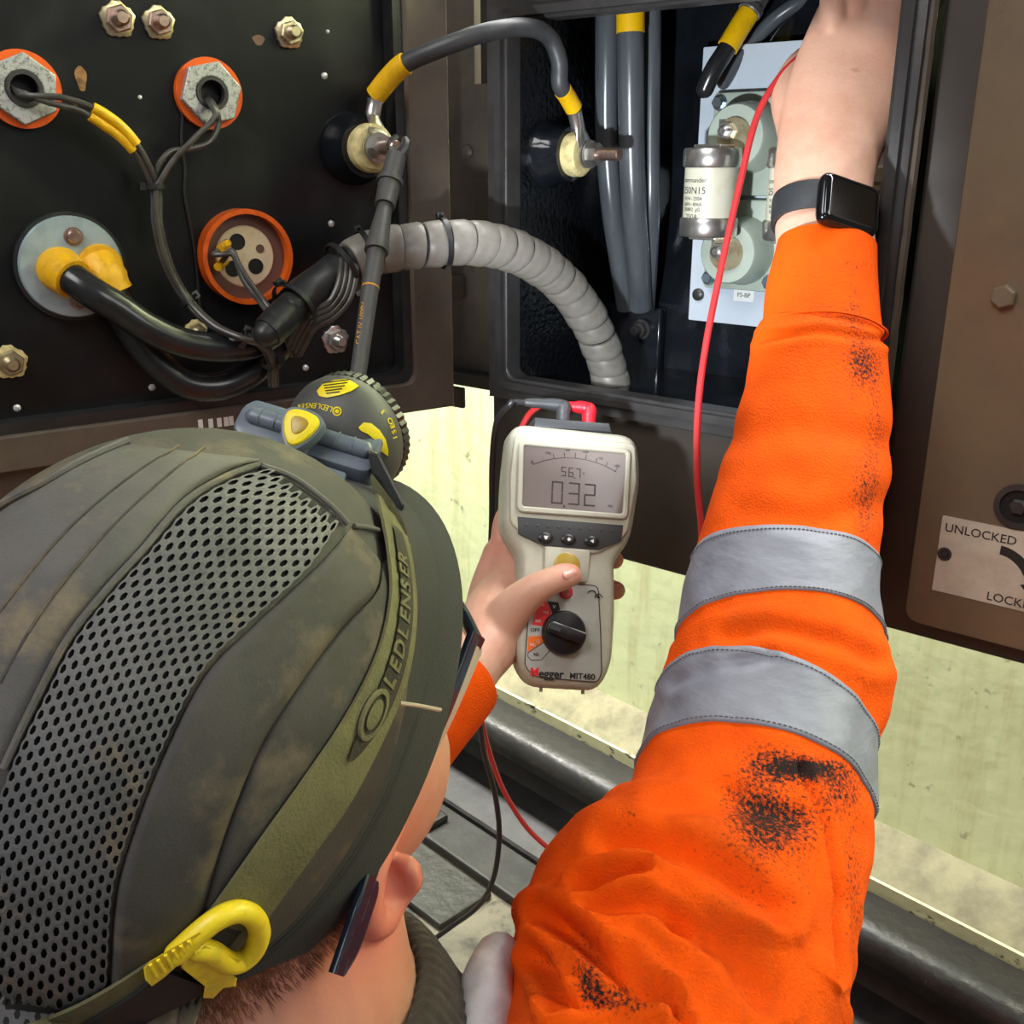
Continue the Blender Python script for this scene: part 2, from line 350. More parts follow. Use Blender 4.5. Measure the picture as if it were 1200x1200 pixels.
# wall and rail run nearly parallel to the cabinets
r_ = R_(51.6 - 8.3)
RO = PM.hit(1015, 1040, -0.251); RO.z = 0
PR = Plane(RO, (math.sin(a_ - 0), -math.cos(a_), 0))
dR = (PM.u * math.cos(R_(7.5)) + PM.n * math.sin(R_(7.5)))
PR = Plane(RO, dR)
#PART2
def extrude(mb, prof, pl, u0, u1, seg=1):
    rings = []
    for k in range(seg + 1):
        uu = u0 + (u1 - u0) * k / seg
        rings.append([pl.o + pl.u * uu + pl.n * w_ + Vector((0, 0, z_)) for w_, z_ in prof])
    return mb.loft(rings)

# ------------------------------------------------------------------ the setting
mb = MB(); mb.box(Matrix.Identity(4), -2.6, 2.2, -1.6, 3.0, -0.1, 0.0)
floor = struct(mb.build('floor', 'floor', smooth=False))
wall = MB(); extrude(wall, [(-0.055, 0.172), (-0.055, 1.7), (-0.2, 1.7), (-0.2, 0.0), (-0.03, 0.0), (-0.03, 0.172)], PR, -2.2, 1.3)
wall = struct(wall.build('wall_back', 'wallpaint', smooth=False))
lg = MB(); extrude(lg, [(0.0, 0.166), (-0.056, 0.205), (-0.056, 0.14), (0.0, 0.14)], PR, -2.2, 1.3)
lg.build('ledge', 'wall_ledge', wall, smooth=False)
lg = MB(); extrude(lg, [(0.003, 0.167), (-0.02, 0.167), (-0.02, 0.0), (0.003, 0.0)], PR, -2.2, 1.3)
lg.build('kerb_face', 'wall_chip', wall, smooth=False)
# lamp strip over the strip of floor between cabinets and wall
q = PR.o + PR.u * -0.45 + PR.n * 0.11
wl_ = area('walkway_lamp', (q.x, q.y, 1.55), (q.x - PR.n.x * 0.3, q.y - PR.n.y * 0.3, 0.3), 0.2, 2.8, 128, (1.0, 1.0, 0.97)); wl_.data.spread = R_(135); wl_.rotation_euler = (Matrix((PR.n, PR.u, PR.n.cross(PR.u))).transposed() @ Matrix.Rotation(R_(34), 3, 'Y')).to_euler()

rail = thing('steel_rail', 'dark worn steel running rail along the foot of the cream wall', 'rail', PR.o)
mb = MB(); extrude(mb, [(0.004, 0.150), (0.045, 0.152), (0.058, 0.150), (0.067, 0.145), (0.072, 0.137), (0.074, 0.126), (0.072, 0.112), (0.06, 0.106), (0.04, 0.100), (0.032, 0.092), (0.004, 0.092)], PR, -2.2, 1.3, 1)
mb.build('rail_head', 'rail', rail, angle=50)
mb = MB(); extrude(mb, [(0.004, 0.093), (0.031, 0.093), (0.029, 0.055), (0.035, 0.045), (0.004, 0.045)], PR, -2.2, 1.3); mb.build('rail_web', 'rail_foot', rail)
mb = MB(); extrude(mb, [(0.004, 0.046), (0.034, 0.046), (0.055, 0.036), (0.12, 0.022), (0.123, 0.018), (0.123, 0.0), (0.004, 0.0)], PR, -2.2, 1.3); mb.build('rail_foot', 'rail_foot', rail)
# concrete slabs beside the rail
k = 0
for (u0, u1, w0, w1, h, m_) in [(-1.15, -0.20, 0.126, 0.198, 0.016, 'rail_foot'), (-0.19, 0.6, 0.126, 0.198, 0.016, 'rail_foot'), (-0.70, -0.425, 0.206, 0.30, 0.012, 'slab'), (-1.15, -0.71, 0.206, 0.30, 0.006, 'floor'), (-0.415, -0.1, 0.206, 0.34, 0.007, 'floor'), (-0.09, 0.4, 0.206, 0.34, 0.010, 'slab'),
                            (-1.15, -0.70, 0.31, 0.55, 0.008, 'floor'), (-0.69, -0.425, 0.31, 0.55, 0.004, 'floor'), (-0.415, 0.2, 0.35, 0.55, 0.006, 'floor')]:
    mb = MB(); mb.box(PR.M(), u0, u1, 0.0, h, w0, w1); mb.build('floor_slab', m_, floor, smooth=False, bevel=0.004)
# track clip
clip = thing('rail_clip', 'black iron clip fixed beside the rail foot behind the ear', 'rail clip', PR.M(-0.60, 0.02, 0.16).translation)
mb = MB(); mb.box(PR.M(-0.60, 0.0, 0), -0.02, 0.02, 0.016, 0.03, 0.15, 0.19); mb.build('clip_block', 'boot', clip, smooth=False, bevel=0.005)
mb = MB(); mb.lathe([(0.009, 0), (0.009, 0.006), (0.005, 0.007), (0.005, 0.012)], axisM(PR.M(-0.60, 0.030, 0.165).translation, (0, 0, 1)), 6); mb.build('clip_bolt', 'rail', clip)

# ------------------------------------------------------------------ middle equipment case
case = thing('equipment_case', 'open steel fuse cabinet, black inside, that the gloved-free hand reaches into'.replace('gloved-free ', 'bare '), 'cabinet', PM.M(-0.18, 0.6, -0.1).translation)
I4 = PM.M()
UL, UR_, ZB, ZT = -0.362, -0.012, 0.757, 1.075
DP = -0.185
outer = rep(rect(-0.385, 0.004, 0.735, 1.16)); inner = rounded(rect(UL, UR_, ZB, ZT), 0.012)
mb = MB(); mb.ringprism(outer, inner, I4, -0.012, 0.010); mb.build('door_frame', 'dark_steel', case, bevel=0.002)
mb = MB(); mb.ringprism(rounded(rect(UL - 0.010, UR_ + 0.010, ZB - 0.010, ZT + 0.010), 0.016), rounded(rect(UL - 0.003, UR_ + 0.003, ZB - 0.003, ZT + 0.003), 0.012), I4, 0.0, 0.016); mb.build('sealing_lip', 'dark_steel', case)
mb = MB(); mb.box(I4, UL, 0.0, ZB - 0.02, 1.15, DP - 0.006, DP); mb.build('back_panel', 'gloss', case, smooth=False)
mb = MB(); mb.box(I4, UL - 0.006, UL, ZB - 0.02, 1.15, DP, -0.011); mb.build('side_panel', 'wall_gloss', case, smooth=False)
mb = MB(); mb.box(I4, UR_ + 0.004, UR_ + 0.010, ZB - 0.02, 1.15, DP, -0.011); mb.build('side_panel', 'gloss', case, smooth=False)
mb = MB(); mb.box(I4, UL, UR_ + 0.004, ZB - 0.02, ZB - 0.012, DP, -0.0119); mb.build('bottom_panel', 'gloss', case, smooth=False)
mb = MB(); mb.box(I4, UL, UR_, 1.15, 1.158, DP, -0.011); mb.build('top_panel', 'gloss', case, smooth=False)
# apron under the opening, running on under the door
mb = MB(); mb.box(I4, -0.392, 0.008, 0.592, 0.736, -0.19, -0.004); mb.build('apron', 'apron', case, smooth=False, bevel=0.003)
mb = MB(); mb.prism([(-0.014, 0.60), (0.003, 0.60), (0.006, 1.16), (-0.014, 1.16)], I4, -0.012, 0.011, 0.002); mb.build('jamb_flange', 'dark_steel', case)
tb = [PM.M(0.0055, z_, 0.003).translation + Vector((0, 0, 0)) + PM.n * 0.002 * noise.noise(Vector((z_ * 60, 0, 0))) for z_ in [0.61 + 0.01 * i for i in range(55)]]
mb = MB(); mb.tube(tb, 0.0042, 8); mb.build('weld_bead', 'brown', case)
# bolt on the rear of the floor of the case
bm_ = PM.at(760, 384, DP); mb = MB(); mb.box(PM.at(752, 395, DP), -0.045, 0.03, -0.05, 0.035, 0, 0.012); mb.build('cable_bracket', 'gloss', case, bevel=0.003)
mb = MB(); mb.lathe([(0.011, 0.012), (0.011, 0.016)], bm_, 20); mb.lathe([(0.0085, 0.016), (0.0085, 0.022)], bm_, 6); mb.lathe([(0.005, 0.02), (0.005, 0.030)], bm_, 12); mb.build('bracket_bolt', 'dark_steel', case)

# door on the right
door = thing('side_cabinet', 'closed brown steel cabinet with lock sign, beside the orange sleeve', 'cabinet', PM.M(0.2, 0.592, -0.1).translation)
mb = MB(); mb.box(I4, 0.0095, 0.36, 0.592, 1.16, -0.19, -0.010); mb.build('cabinet_body', 'apron', door, smooth=False, bevel=0.003)
dpoly = rounded([(0.043, 0.612), (0.36, 0.612), (0.36, 1.18), (0.043, 1.18)], [0.014, 0.0, 0, 0.014])
mb = MB(); mb.prism(dpoly, I4, -0.0101, 0.012, 0.004); mb.build('door_leaf', 'door', door)
bt = PM.at(1177, 347, 0.012)
mb = MB(); mb.lathe([(0.0085, 0.0), (0.0085, 0.005), (0.0072, 0.0065)], bt @ Matrix.Rotation(0.4, 4, 'Z'), 6); mb.build('hex_bolt', 'door', door, angle=20)
lk = PM.at(1194, 593, 0.012)
mb = MB(); mb.ringprism(ngon(0.0165, 32), ngon(0.0125, 32), lk, -0.002, 0.0035); mb.build('lock_collar', 'dark_steel', door)
mb = MB(); mb.lathe([(0.0126, 0.0), (0.0126, 0.0008)], lk, 28); mb.build('lock_recess', 'hole_dark', door)  # flat black disc, shade of the recess put into its colour
mb = MB(); mb.lathe([(0.0062, 0.0008), (0.0062, 0.004), (0.005, 0.005)], lk, 6); mb.build('lock_key', 'dark_steel', door, angle=20)
# sign plate
W = 0.0125
p0 = PM.uv(1105, 604, W); p1 = PM.uv(1094, 691, W)
sh = p0[1] - p1[1]
sg = MB(); sg.prism(rounded(rect(p0[0], p0[0] + 0.155, p1[1], p0[1]), 0.001), I4, 0.012, 0.0132); sign = sg.build('lock_sign', 'sign', door, smooth=False)
uu, vv = PM.uv(1149, 626, W); text('lettering', 'UNLOCKED', 0.0094, PM.M(uu, vv, 0.0133), 'ink', sign, sx=1.0)
uu, vv = PM.uv(1187, 705, W); text('lettering', 'LOCKED', 0.0094, PM.M(uu, vv, 0.0133), 'ink', sign)
ac = PM.uv(1163, 692, W); arr = []
ca = (ac[0], ac[1]); ro, ri = 0.0365, 0.0295
A0, A1 = R_(88), R_(22)
pts_o = [(ca[0] + ro * 0.85 * math.cos(A0 + (A1 - A0) * t / 10), ca[1] + ro * math.sin(A0 + (A1 - A0) * t / 10)) for t in range(11)]
pts_i = [(ca[0] + ri * 0.8 * math.cos(A0 + (A1 - A0) * t / 10), ca[1] + ri * math.sin(A0 + (A1 - A0) * t / 10)) for t in range(11)]
mb = MB(); mb.loft([[I4 @ Vector((x, y, z)) for (x, y), z in ((o_, 0.0131), (o_, 0.0134), (i_, 0.0134), (i_, 0.0131))] for o_, i_ in zip(pts_o, pts_i)])
eo, ei = Vector(pts_o[-1]), Vector(pts_i[-1]); dirn = Vector((0.25, -1)).normalized()
mid = (eo + ei) / 2; sd = (eo - ei).normalized()
mb.prism([tuple(mid - sd * 0.008), tuple(mid + dirn * 0.013), tuple(mid + sd * 0.008)], I4, 0.0131, 0.0134); mb.build('arrow', 'ink', sign, smooth=False)
for (x, y) in [(1107, 649)]:
    mb = MB(); mb.ringprism(ngon(0.0052, 20), ngon(0.0028, 20), PM.at(x, y, 0.0132), 0, 0.0012); mb.lathe([(0.0028, 0.0), (0.002, 0.0012)], PM.at(x, y, 0.0132), 12); mb.build('rivet', 'dark_steel', sign)

# ------------------------------------------------------------------ gap post between the cabinets
post = thing('frame_post', 'brown underframe post standing between the two cabinets', 'post', PM.M(-0.45, 0.7, -0.1).translation)
mb = MB(); g = -0.075
zt = 1.25
def gz(x, y): return PM.uv(x, y, g)
sl = [gz(555, -30), gz(583, -30), gz(583, 97), gz(555, 97)]
x0, x1 = sl[0][0], min(sl[1][0] + 0.002, -0.40); zb = sl[2][1]
mb.box(I4, -0.62, x0, 0.735, zt, g - 0.01, g); mb.box(I4, x1, -0.396, 0.735, zt, g - 0.01, g); mb.box(I4, x0, x1, 0.735, zb, g - 0.01, g)
mb.build('web_plate', 'brown', post, smooth=False)
mb = MB(); mb.box(I4, -0.62, -0.396, 0.735, zt, g - 0.10, g - 0.09); mb.build('slot_dark_backing', 'hole_dark', post, smooth=False)  # added black sheet, painted dark seen through the slot
bb = PM.at(549, 178, g); mb = MB(); mb.lathe([(0.007, 0), (0.007, 0.003), (0.004, 0.006)], bb, 14); mb.build('bolt', 'brown', post)
for yy in (335, 465):
    mb = MB(); mb.box(PM.at(540, yy, g), -0.022, 0.008, -0.012, 0.012, 0, 0.006); mb.build('hinge_tab', 'brown', post, smooth=False, bevel=0.002)
mb = MB(); mb.box(I4, -0.60, -0.396, 0.722, 0.737, g - 0.1, g + 0.02); mb.build('foot_plate', 'apron', post, smooth=False, bevel=0.002)

# ------------------------------------------------------------------ left terminal panel
panel = thing('terminal_panel', 'black terminal board in a brown steel frame, carrying studs and cable glands', 'panel', PL.M(-0.25, 0.7, 0).translation)
J4 = PL.M(); BW = -0.022
outer = rep(rect(-0.75, 0.0, 0.728, 1.20)); inner = rounded(rect(-0.70, -0.044, 0.757, 1.16), 0.014)
mb = MB(); mb.ringprism(outer, inner, J4, -0.035, 0.0); mb.build('panel_frame', 'brown', panel, bevel=0.003)
mb = MB(); mb.ringprism(rounded(rect(-0.70, -0.0435, 0.7565, 1.16), 0.014), rounded(rect(-0.69, -0.053, 0.766, 1.15), 0.012), J4, -0.024, -0.004); mb.build('rubber_seal', 'rubber', panel)
mb = MB(); mb.box(J4, -0.72, -0.02, 0.74, 1.18, -0.032, BW); mb.build('board', 'board', panel, smooth=False)
mb = MB(); mb.box(J4, -0.75, -0.16, 0.70, 0.727, -0.10, -0.02); mb.build('lower_beam', 'brown', panel, smooth=False, bevel=0.003)
for i in range(5):
    mb = MB(); mb.box(PL.at(235 + 13 * i - i * i, 497 - i, 0.0), -0.002, 0.002, -0.004, 0.004, -0.0005, 0.0003); mb.build('paint_mark', 'print_white', panel, smooth=False)

# studs
def hexmesh(): 
    m = MB(); m.lathe([(0.0092, 0.003), (0.0102, 0.004), (0.0102, 0.0085), (0.0092, 0.0095)], Matrix.Rotation(0.3, 4, 'Z'), 6); return m.mesh('nut', True, 20)
wm = MB(); rr = [0.0128 + 0.0008 * math.sin(5 * q) + 0.0006 * math.sin(11 * q) for q in [2 * math.pi * k / 28 for k in range(28)]]
wm.prism([(r * math.cos(2 * math.pi * k / 28), r * math.sin(2 * math.pi * k / 28)) for k, r in enumerate(rr)], Matrix.Identity(4), 0, 0.0032, 0.0008); wm = wm.mesh('washer')
nm = hexmesh()
tm = MB(); tm.lathe([(0.0058, 0.009)] + [(0.0050 + 0.0008 * (k % 2), 0.0095 + 0.0011 * k) for k in range(7)] + [(0.004, 0.0175)], Matrix.Identity(4), 16); tm = tm.mesh('thread')
for x, y, sc, nmat, in [(137, 23, 1.0, 'copper'), (185, 27, 0.95, 'copper'), (338, 39, 0.95, 'brass'), (11, 424, 1.0, 'brass'), (229, 388, 0.75, 'brass'), (392, 398, 1.0, 'tin')]:
    M = PL.at(x, y, BW) @ Matrix.Scale(sc, 4)
    s_ = place(wm.copy(), 'stud_washer', 'cream_seal' if x in (11, 229) else ('tin' if x == 392 else 'brass'), M, panel)
    place(nm.copy(), 'stud_nut', nmat, M, s_); place(tm.copy(), 'stud_thread', nmat, M, s_)
dm = MB(); dm.lathe([(0.003, 0), (0.0028, 0.0012), (0.0015, 0.002)], Matrix.Identity(4), 12); dm = dm.mesh('rivet')
for x, y in [(380, 89), (388, 262), (20, 478), (178, 454), (358, 431), (164, 114), (384, 37)]:
    place(dm.copy(), 'rivet', 'white_dot', PL.at(x, y, BW) @ Matrix.Scale(0.55 if x in (164, 384) else 1, 4), panel)
# rubbed-through paint patches
for x, y, rx, ry in [(95, 92, 0.004, 0.009), (303, 47, 0.005, 0.004), (88, 122, 0.0015, 0.003)]:
    mb = MB(); mb.prism([(rx * math.cos(t) * (1 + 0.2 * math.sin(3 * t)), ry * math.sin(t)) for t in [2 * math.pi * k / 18 for k in range(18)]], PL.at(x, y, BW), 0, 0.0004); mb.build('bare_patch', 'brown_plastic' if x == 303 else 'bare_tan', panel)
# hex glands
for x, y, ph in [(25, 105, 0.2), (243, 110, 0.0)]:
    M = PL.at(x, y, BW)
    mb = MB(); mb.ringprism(ngon(0.0272, 40), ngon(0.0195, 40), M, 0, 0.006); c_ = mb.build('gland_collar', 'orange_collar', panel)
    mb = MB(); mb.ringprism(hexsamp(0.0252, 6), ngon(0.0125, 36, R_(12)), M @ Matrix.Rotation(ph, 4, 'Z'), 0.004, 0.0125); mb.build('gland_nut', 'zinc', c_, bevel=0.001)
    mb = MB(); mb.ringprism(ngon(0.0127, 36), ngon(0.0098, 36), M, 0.004, 0.0135); mb.build('gland_bore', 'dark_steel', c_)
    mb = MB(); mb.lathe([(0.0099, 0.001), (0.0099, 0.002)], M, 24); mb.build('gland_hole', 'hole_dark', c_)  # black disc paints the shade down the bore
# round gland plate with two boots
GP = PL.at(82, 312, BW)
mb = MB(); mb.ringprism(ngon(0.0415, 48), ngon(0.036, 48), GP, 0, 0.006); c_ = mb.build('gland_ring', 'rubber', panel)
mb = MB(); mb.lathe([(0.0388, 0.0), (0.0388, 0.008), (0.0378, 0.0095)], GP, 56); gpl = mb.build('gland_plate', 'plate_blue', panel)
for x, y in [(86, 277), (92, 352)]:
    M = PL.at(x, y, BW + 0.0095); mb = MB(); mb.lathe([(0.0072, 0), (0.0072, 0.0015)], M, 20); mb.lathe([(0.0052, 0.0015), (0.0052, 0.0045), (0.004, 0.006)], M, 16); mb.build('plate_screw', 'copper', gpl)
# cream multi-way connector in an orange collar
CP = PL.at(284, 300, BW)
mb = MB(); mb.ringprism(ngon(0.0395, 48), ngon(0.0355, 48), CP, 0, 0.016); c_ = mb.build('connector_collar', 'orange_collar', panel)
mb = MB(); mb.ringprism(ngon(0.0357, 48), ngon(0.0255, 48), CP, 0, 0.006); mb.build('connector_body', 'brown_plastic', c_)
hs = [(-0.006, 0.0125, 0.0068), (0.0135, 0.006, 0.0036), (-0.0115, -0.0095, 0.0068), (0.0085, -0.0085, 0.0066)]
mb = MB(); mb.lathe([(0.0257, 0), (0.0257, 0.006), (0.0247, 0.007)], CP, 48); ins_ = mb.build('connector_insert', 'cream_plastic', c_)
for hx, hy, hr in hs:
    mb = MB(); M = CP @ Matrix.Translation((hx, hy, 0)); mb.ringprism(ngon(hr, 24), ngon(hr * 0.86, 24), M, 0.006, 0.0076); mb.lathe([(hr * 0.88, 0.0068), (hr * 0.88, 0.0072)], M, 24); mb.build('socket', 'hole_dark' if hr > 0.004 else 'brown_plastic', c_)  # large sockets: black discs painted as the dark inside the holes

# left stand-off insulator
def standoff(parent, M, sgn, n_mat='copper'):
    mb = MB(); mb.lathe([(0.031, 0), (0.031, 0.006), (0.027, 0.012), (0.0245, 0.030)], M, 36); b = mb.build('insulator_base', 'gloss', parent)
    mb = MB(); mb.lathe([(0.0195, 0.030), (0.0205, 0.034), (0.020, 0.041), (0.017, 0.044)], M, 36); mb.build('insulator_seal', 'cream_seal', b)
    mb = MB(); mb.lathe([(0.012, 0.050), (0.0125, 0.0515), (0.0125, 0.0525)], M, 28); mb.lathe([(0.0102, 0.0525), (0.0102, 0.0615)], M, 6); mb.build('insulator_nut', 'tin', b, angle=25)
    mb = MB(); mb.lathe([(0.0058, 0.05), (0.0058, 0.083), (0.005, 0.084)], M, 18); mb.build('insulator_stud', n_mat, b)
SL = PL.at(413, 174, BW)
standoff(panel, SL, 1)
SRo = PM.o + PM.u * (UL) ; d_ = ray(640, 181); t_ = (SRo - CAM).dot(PM.u) / d_.dot(PM.u); SRp = CAM + d_ * t_
SR = axisM(SRp, PM.u)
standoff(case, SR, 1)
#PART3
# ------------------------------------------------------------------ cables on the left panel
def Lp(lst, n=10): return spline([PL.hit(x, y, w_) for x, y, w_ in lst], n)
def cut(path, a, b):
    L_ = [0]
    for i in range(len(path) - 1): L_.append(L_[-1] + (path[i + 1] - path[i]).length)
    T = L_[-1]; out = []
    N = max(6, int((b - a) * len(path)))
    for k in range(N + 1):
        t = (a + (b - a) * k / N) * T
        for i in range(len(L_) - 1):
            if t <= L_[i + 1] + 1e-12:
                f_ = (t - L_[i]) / max(1e-9, L_[i + 1] - L_[i]); out.append(path[i].lerp(path[i + 1], f_)); break
    return out

# thick pair
for i, (lst, lab, y1) in enumerate([
    ([(70, 316, -0.010), (84, 326, 0.010), (110, 344, 0.022), (140, 362, 0.026), (175, 385, 0.030), (215, 402, 0.032), (258, 408, 0.032), (296, 404, 0.030), (325, 386, 0.030), (352, 358, 0.032)], 'thick black power cable in a yellow boot, the upper of the pair', 0.10),
    ([(117, 312, -0.010), (126, 328, 0.0), (140, 358, 0.002), (160, 396, 0.006), (186, 428, 0.010), (222, 451, 0.014), (262, 452, 0.016), (298, 434, 0.018), (330, 404, 0.020), (352, 375, 0.022)], 'thick black power cable in a yellow boot, sagging below its twin', 0.10)]):
    path = Lp(lst, 8)
    e = thing('power_cable', lab, 'cable', path[0], 'thick power cables of the round gland plate')
    mb = MB(); mb.tube(path, 0.0122, 20); mb.build('sheath', 'cable', e)
    bp = cut(path, 0.0, y1); M0 = PL.at(lst[0][0], lst[0][1], BW + 0.0095)
    mb = MB(); mb.lathe([(0.0168, 0), (0.0175, 0.003), (0.0165, 0.006)], M0, 28)
    mb.tube(bp, [0.0172 + 0.0006 * math.sin(k * 2.0) - 0.0025 * k / len(bp) for k in range(len(bp))], 22); mb.build('yellow_boot', 'yellow_boot', e)

# thin wires of the two hex glands and the connector
wires = []
def wire(lst, label, r=0.0023, m_='wire', sleeve=None, n=8, group=None):
    path = Lp(lst, n); e = thing('signal_wire', label, 'wire', path[0], group)
    mb = MB(); mb.tube(path, r, 10); mb.build('sheath', m_, e)
    if sleeve:
        sp = cut(path, *sleeve); mb = MB(); mb.tube(sp, r * 1.75, 12); mb.build('yellow_marker', 'yellow', e)
    return path
tail = [(182, 224, 0.004), (184, 262, 0.006), (196, 310, 0.008), (218, 350, 0.012), (248, 380, 0.030), (282, 396, 0.050), (306, 404, 0.052), (318, 424, 0.046), (320, 452, 0.036)]
off = lambda l, dx, dy, dw=0: [(x + dx, y + dy, w_ + dw) for x, y, w_ in l]
wire([(12, 104, -0.018), (30, 110, 0.0), (60, 121, 0.008), (95, 130, 0.010), (124, 148, 0.010), (145, 164, 0.010), (166, 190, 0.008)] + off(tail, -3, 0), 'thin grey wire from left hex gland, lower of the two with yellow sleeves', sleeve=(0.19, 0.30), group='thin wires with yellow sleeves')
wire([(14, 106, -0.018), (32, 112, 0.002), (70, 114, 0.010), (104, 124, 0.012), (132, 140, 0.012), (153, 160, 0.012), (172, 188, 0.010)] + off(tail, 4, 0), 'thin grey wire from left hex gland, upper of the two with yellow sleeves', sleeve=(0.19, 0.30), group='thin wires with yellow sleeves')
t2 = off(tail, 1, 0, 0.006)
wire([(240, 116, -0.018), (248, 124, 0.004), (251, 138, 0.008), (230, 160, 0.010), (205, 186, 0.010), (188, 212, 0.010)] + t2, 'plain thin grey wire leaving the right hex gland in a wide loop', group='thin plain gland wires')
wire([(243, 114, -0.018), (252, 126, 0.002), (256, 145, 0.004), (246, 166, 0.006), (225, 174, 0.006), (200, 178, 0.006), (184, 198, 0.006)] + off(tail, 1, 1, 0.000), 'plain thin grey wire leaving the right hex gland in a tight curl', group='thin plain gland wires')
t3 = [(288, 328, 0.014), (306, 352, 0.022), (326, 378, 0.040), (338, 396, 0.044), (346, 418, 0.040)]
wire([(266, 283, -0.014), (258, 292, -0.006), (250, 298, 0.0), (262, 298, 0.006), (274, 300, 0.008)] + off(t3, -3, 0), 'thin grey wire from the upper socket of the cream connector', group='thin wires of the cream connector')
wire([(258, 312, -0.014), (262, 304, -0.002), (272, 294, 0.006), (278, 306, 0.010)] + off(t3, 3, 0, 0.003), 'thin grey wire from the lower socket of the cream connector', group='thin wires of the cream connector')
for x, y in [(263, 288), (260, 309)]:
    mb = MB(); mb.tube([PL.hit(x + 4, y - 3, -0.014), PL.hit(x - 5, y + 4, -0.002)], 0.0035, 12); o = mb.build('connector_ferrule', 'yellow_boot', panel)
wl = ['lying closest to the black sleeve', 'second out from the black sleeve', 'third out from the black sleeve', 'outermost, farthest from the black sleeve']
for k in range(4):
    wire([(338 + 4 * k, 404 + 4 * k, 0.052), (346 + 4 * k, 386 + 5 * k, 0.060), (360 + 3 * k, 366 + 6 * k, 0.068), (384 + 2 * k, 355 + 6 * k, 0.070), (394 + 5 * k, 340 + 4 * k, 0.070), (399 + 6 * k, 322, 0.066), (400 + 5 * k, 304, 0.058)],
         'grey wire in the flat row of four, ' + wl[k], 0.0029, group='row of four wires beside the black sleeve')
# thin black cord lying down the board
p_ = Lp([(214, 132, BW + 0.0012), (213, 170, BW + 0.0012), (217, 200, BW + 0.0012), (216, 225, BW + 0.0012), (222, 260, BW + 0.0012), (229, 300, BW + 0.0012), (233, 345, BW + 0.0012), (235, 365, BW + 0.0012)])
mb = MB(); mb.tube(p_, 0.0014, 8); tag(mb.build('thin_cord', 'rubber'), 'thin black cord hanging straight down the board beside the grey wires', 'cord')

# trunk : black sleeves then grey spiral wrap
trunk = [P(x, y, d) for x, y, d in [(288, 412, 0.80), (318, 385, 0.815), (352, 352, 0.835), (395, 318, 0.858), (440, 296, 0.868), (500, 287, 0.876), (556, 285, 0.892), (608, 297, 0.925), (655, 328, 0.968), (690, 375, 1.005), (712, 430, 1.035), (720, 480, 1.050)]]
tp = spline(trunk, 12)
sleeve = thing('cable_sleeve', 'black rubber sleeving over the gathered cables, left of the grey wrap', 'cable sleeve', tp[10])
s1 = cut(tp, 0.05, 0.30)
mb = MB(); mb.tube(s1, [0.0125 + 0.0008 * math.sin(k * 0.9) for k in range(len(s1))], 20); mb.build('inner_sleeve', 'rubber', sleeve)
s2 = cut(tp, 0.125, 0.225); mb = MB(); mb.tube(s2, [0.0158 + 0.0006 * math.sin(k * 0.5) for k in range(len(s2))], 24); mb.build('outer_sleeve', 'rubber', sleeve)
s3 = cut(tp, 0.045, 0.10); mb = MB(); mb.tube(s3, [0.0100 + 0.0038 * min(1, 2.5 * k / len(s3)) for k in range(len(s3))], 24, 'round'); mb.build('end_boot', 'rubber', sleeve)
wrap = thing('spiral_wrap', 'grey plastic spiral wrap curving from the left board into the open cabinet', 'cable wrap', tp[60])
mb = MB(); core = cut(tp, 0.25, 1.0); mb.tube(core, 0.0155, 20); mb.build('wrapped_core', 'rubber', wrap)
NT = 19
for k in range(NT):
    a = 0.262 + (0.996 - 0.262) * k / NT; b = 0.262 + (0.996 - 0.262) * (k + 0.90 + 0.07 * math.sin(k * 1.7)) / NT
    if k == 0: a -= 0.012
    seg = cut(tp, a, b); n_ = len(seg)
    t_ = (seg[-1] - seg[0]).normalized(); sd = t_.cross(FW).normalized()
    # slanted ends: shift ring verts along the axis according to the angle round the tube
    rings = []
    for i, p in enumerate(seg):
        tt = (seg[min(i + 1, n_ - 1)] - seg[max(i - 1, 0)]).normalized(); x_ = (Vector((0, 0, 1)) - tt * tt.z).normalized(); y_ = tt.cross(x_)
        rr_ = 0.0188 + 0.0012 * (i / (n_ - 1)) + 0.0006 * math.sin(3.1 * k)
        if i in (0, n_ - 1): rr_ -= 0.0009
        rings.append([p + (x_ * math.cos(q) + y_ * math.sin(q)) * rr_ + tt * 0.0035 * math.sin(q + 0.6) for q in [2 * math.pi * j / 26 for j in range(26)]])
    mb = MB(); mb.loft(rings); mb.build('wrap_turn', 'wrap', wrap, angle=50)

def tie(center, axis, r, label, group='black cable ties', wd=0.0022, headdir=None):
    M = axisM(center, axis, headdir); e = thing('cable_tie', label, 'cable tie', center, group)
    mb = MB(); mb.ringprism(ngon(r + 0.0011, 28), ngon(r, 28), M, -wd, wd); mb.build('tie_band', 'rubber', e)
    mb = MB(); mb.box(M @ Matrix.Translation((r + 0.002, 0, 0)), -0.002, 0.003, -0.0028, 0.0028, -0.003, 0.003); mb.box(M @ Matrix.Translation((r + 0.002, 0, 0)), -0.001, 0.001, 0.002, 0.009, -0.0012, 0.0012); mb.build('tie_head', 'rubber', e, smooth=False)
def tie_at(path, f_, r, label, **kw):
    c = cut(path, max(0, f_ - 0.01), min(1, f_ + 0.01)); tie(c[len(c) // 2], c[-1] - c[0], r, label, **kw)
tie_at(tp, 0.285, 0.0208, 'black cable tie round the end of the grey wrap by the black sleeve', headdir=UP)
tie_at(tp, 0.415, 0.0208, 'black cable tie round the grey wrap below the clipped terminal', headdir=UP)
tie_at(tp, 0.235, 0.0215, 'black cable tie holding the row of four wires to the black sleeve', headdir=-UP)
tie_at(tp, 0.12, 0.0200, 'black cable tie round the black sleeve near the cream connector', headdir=UP)
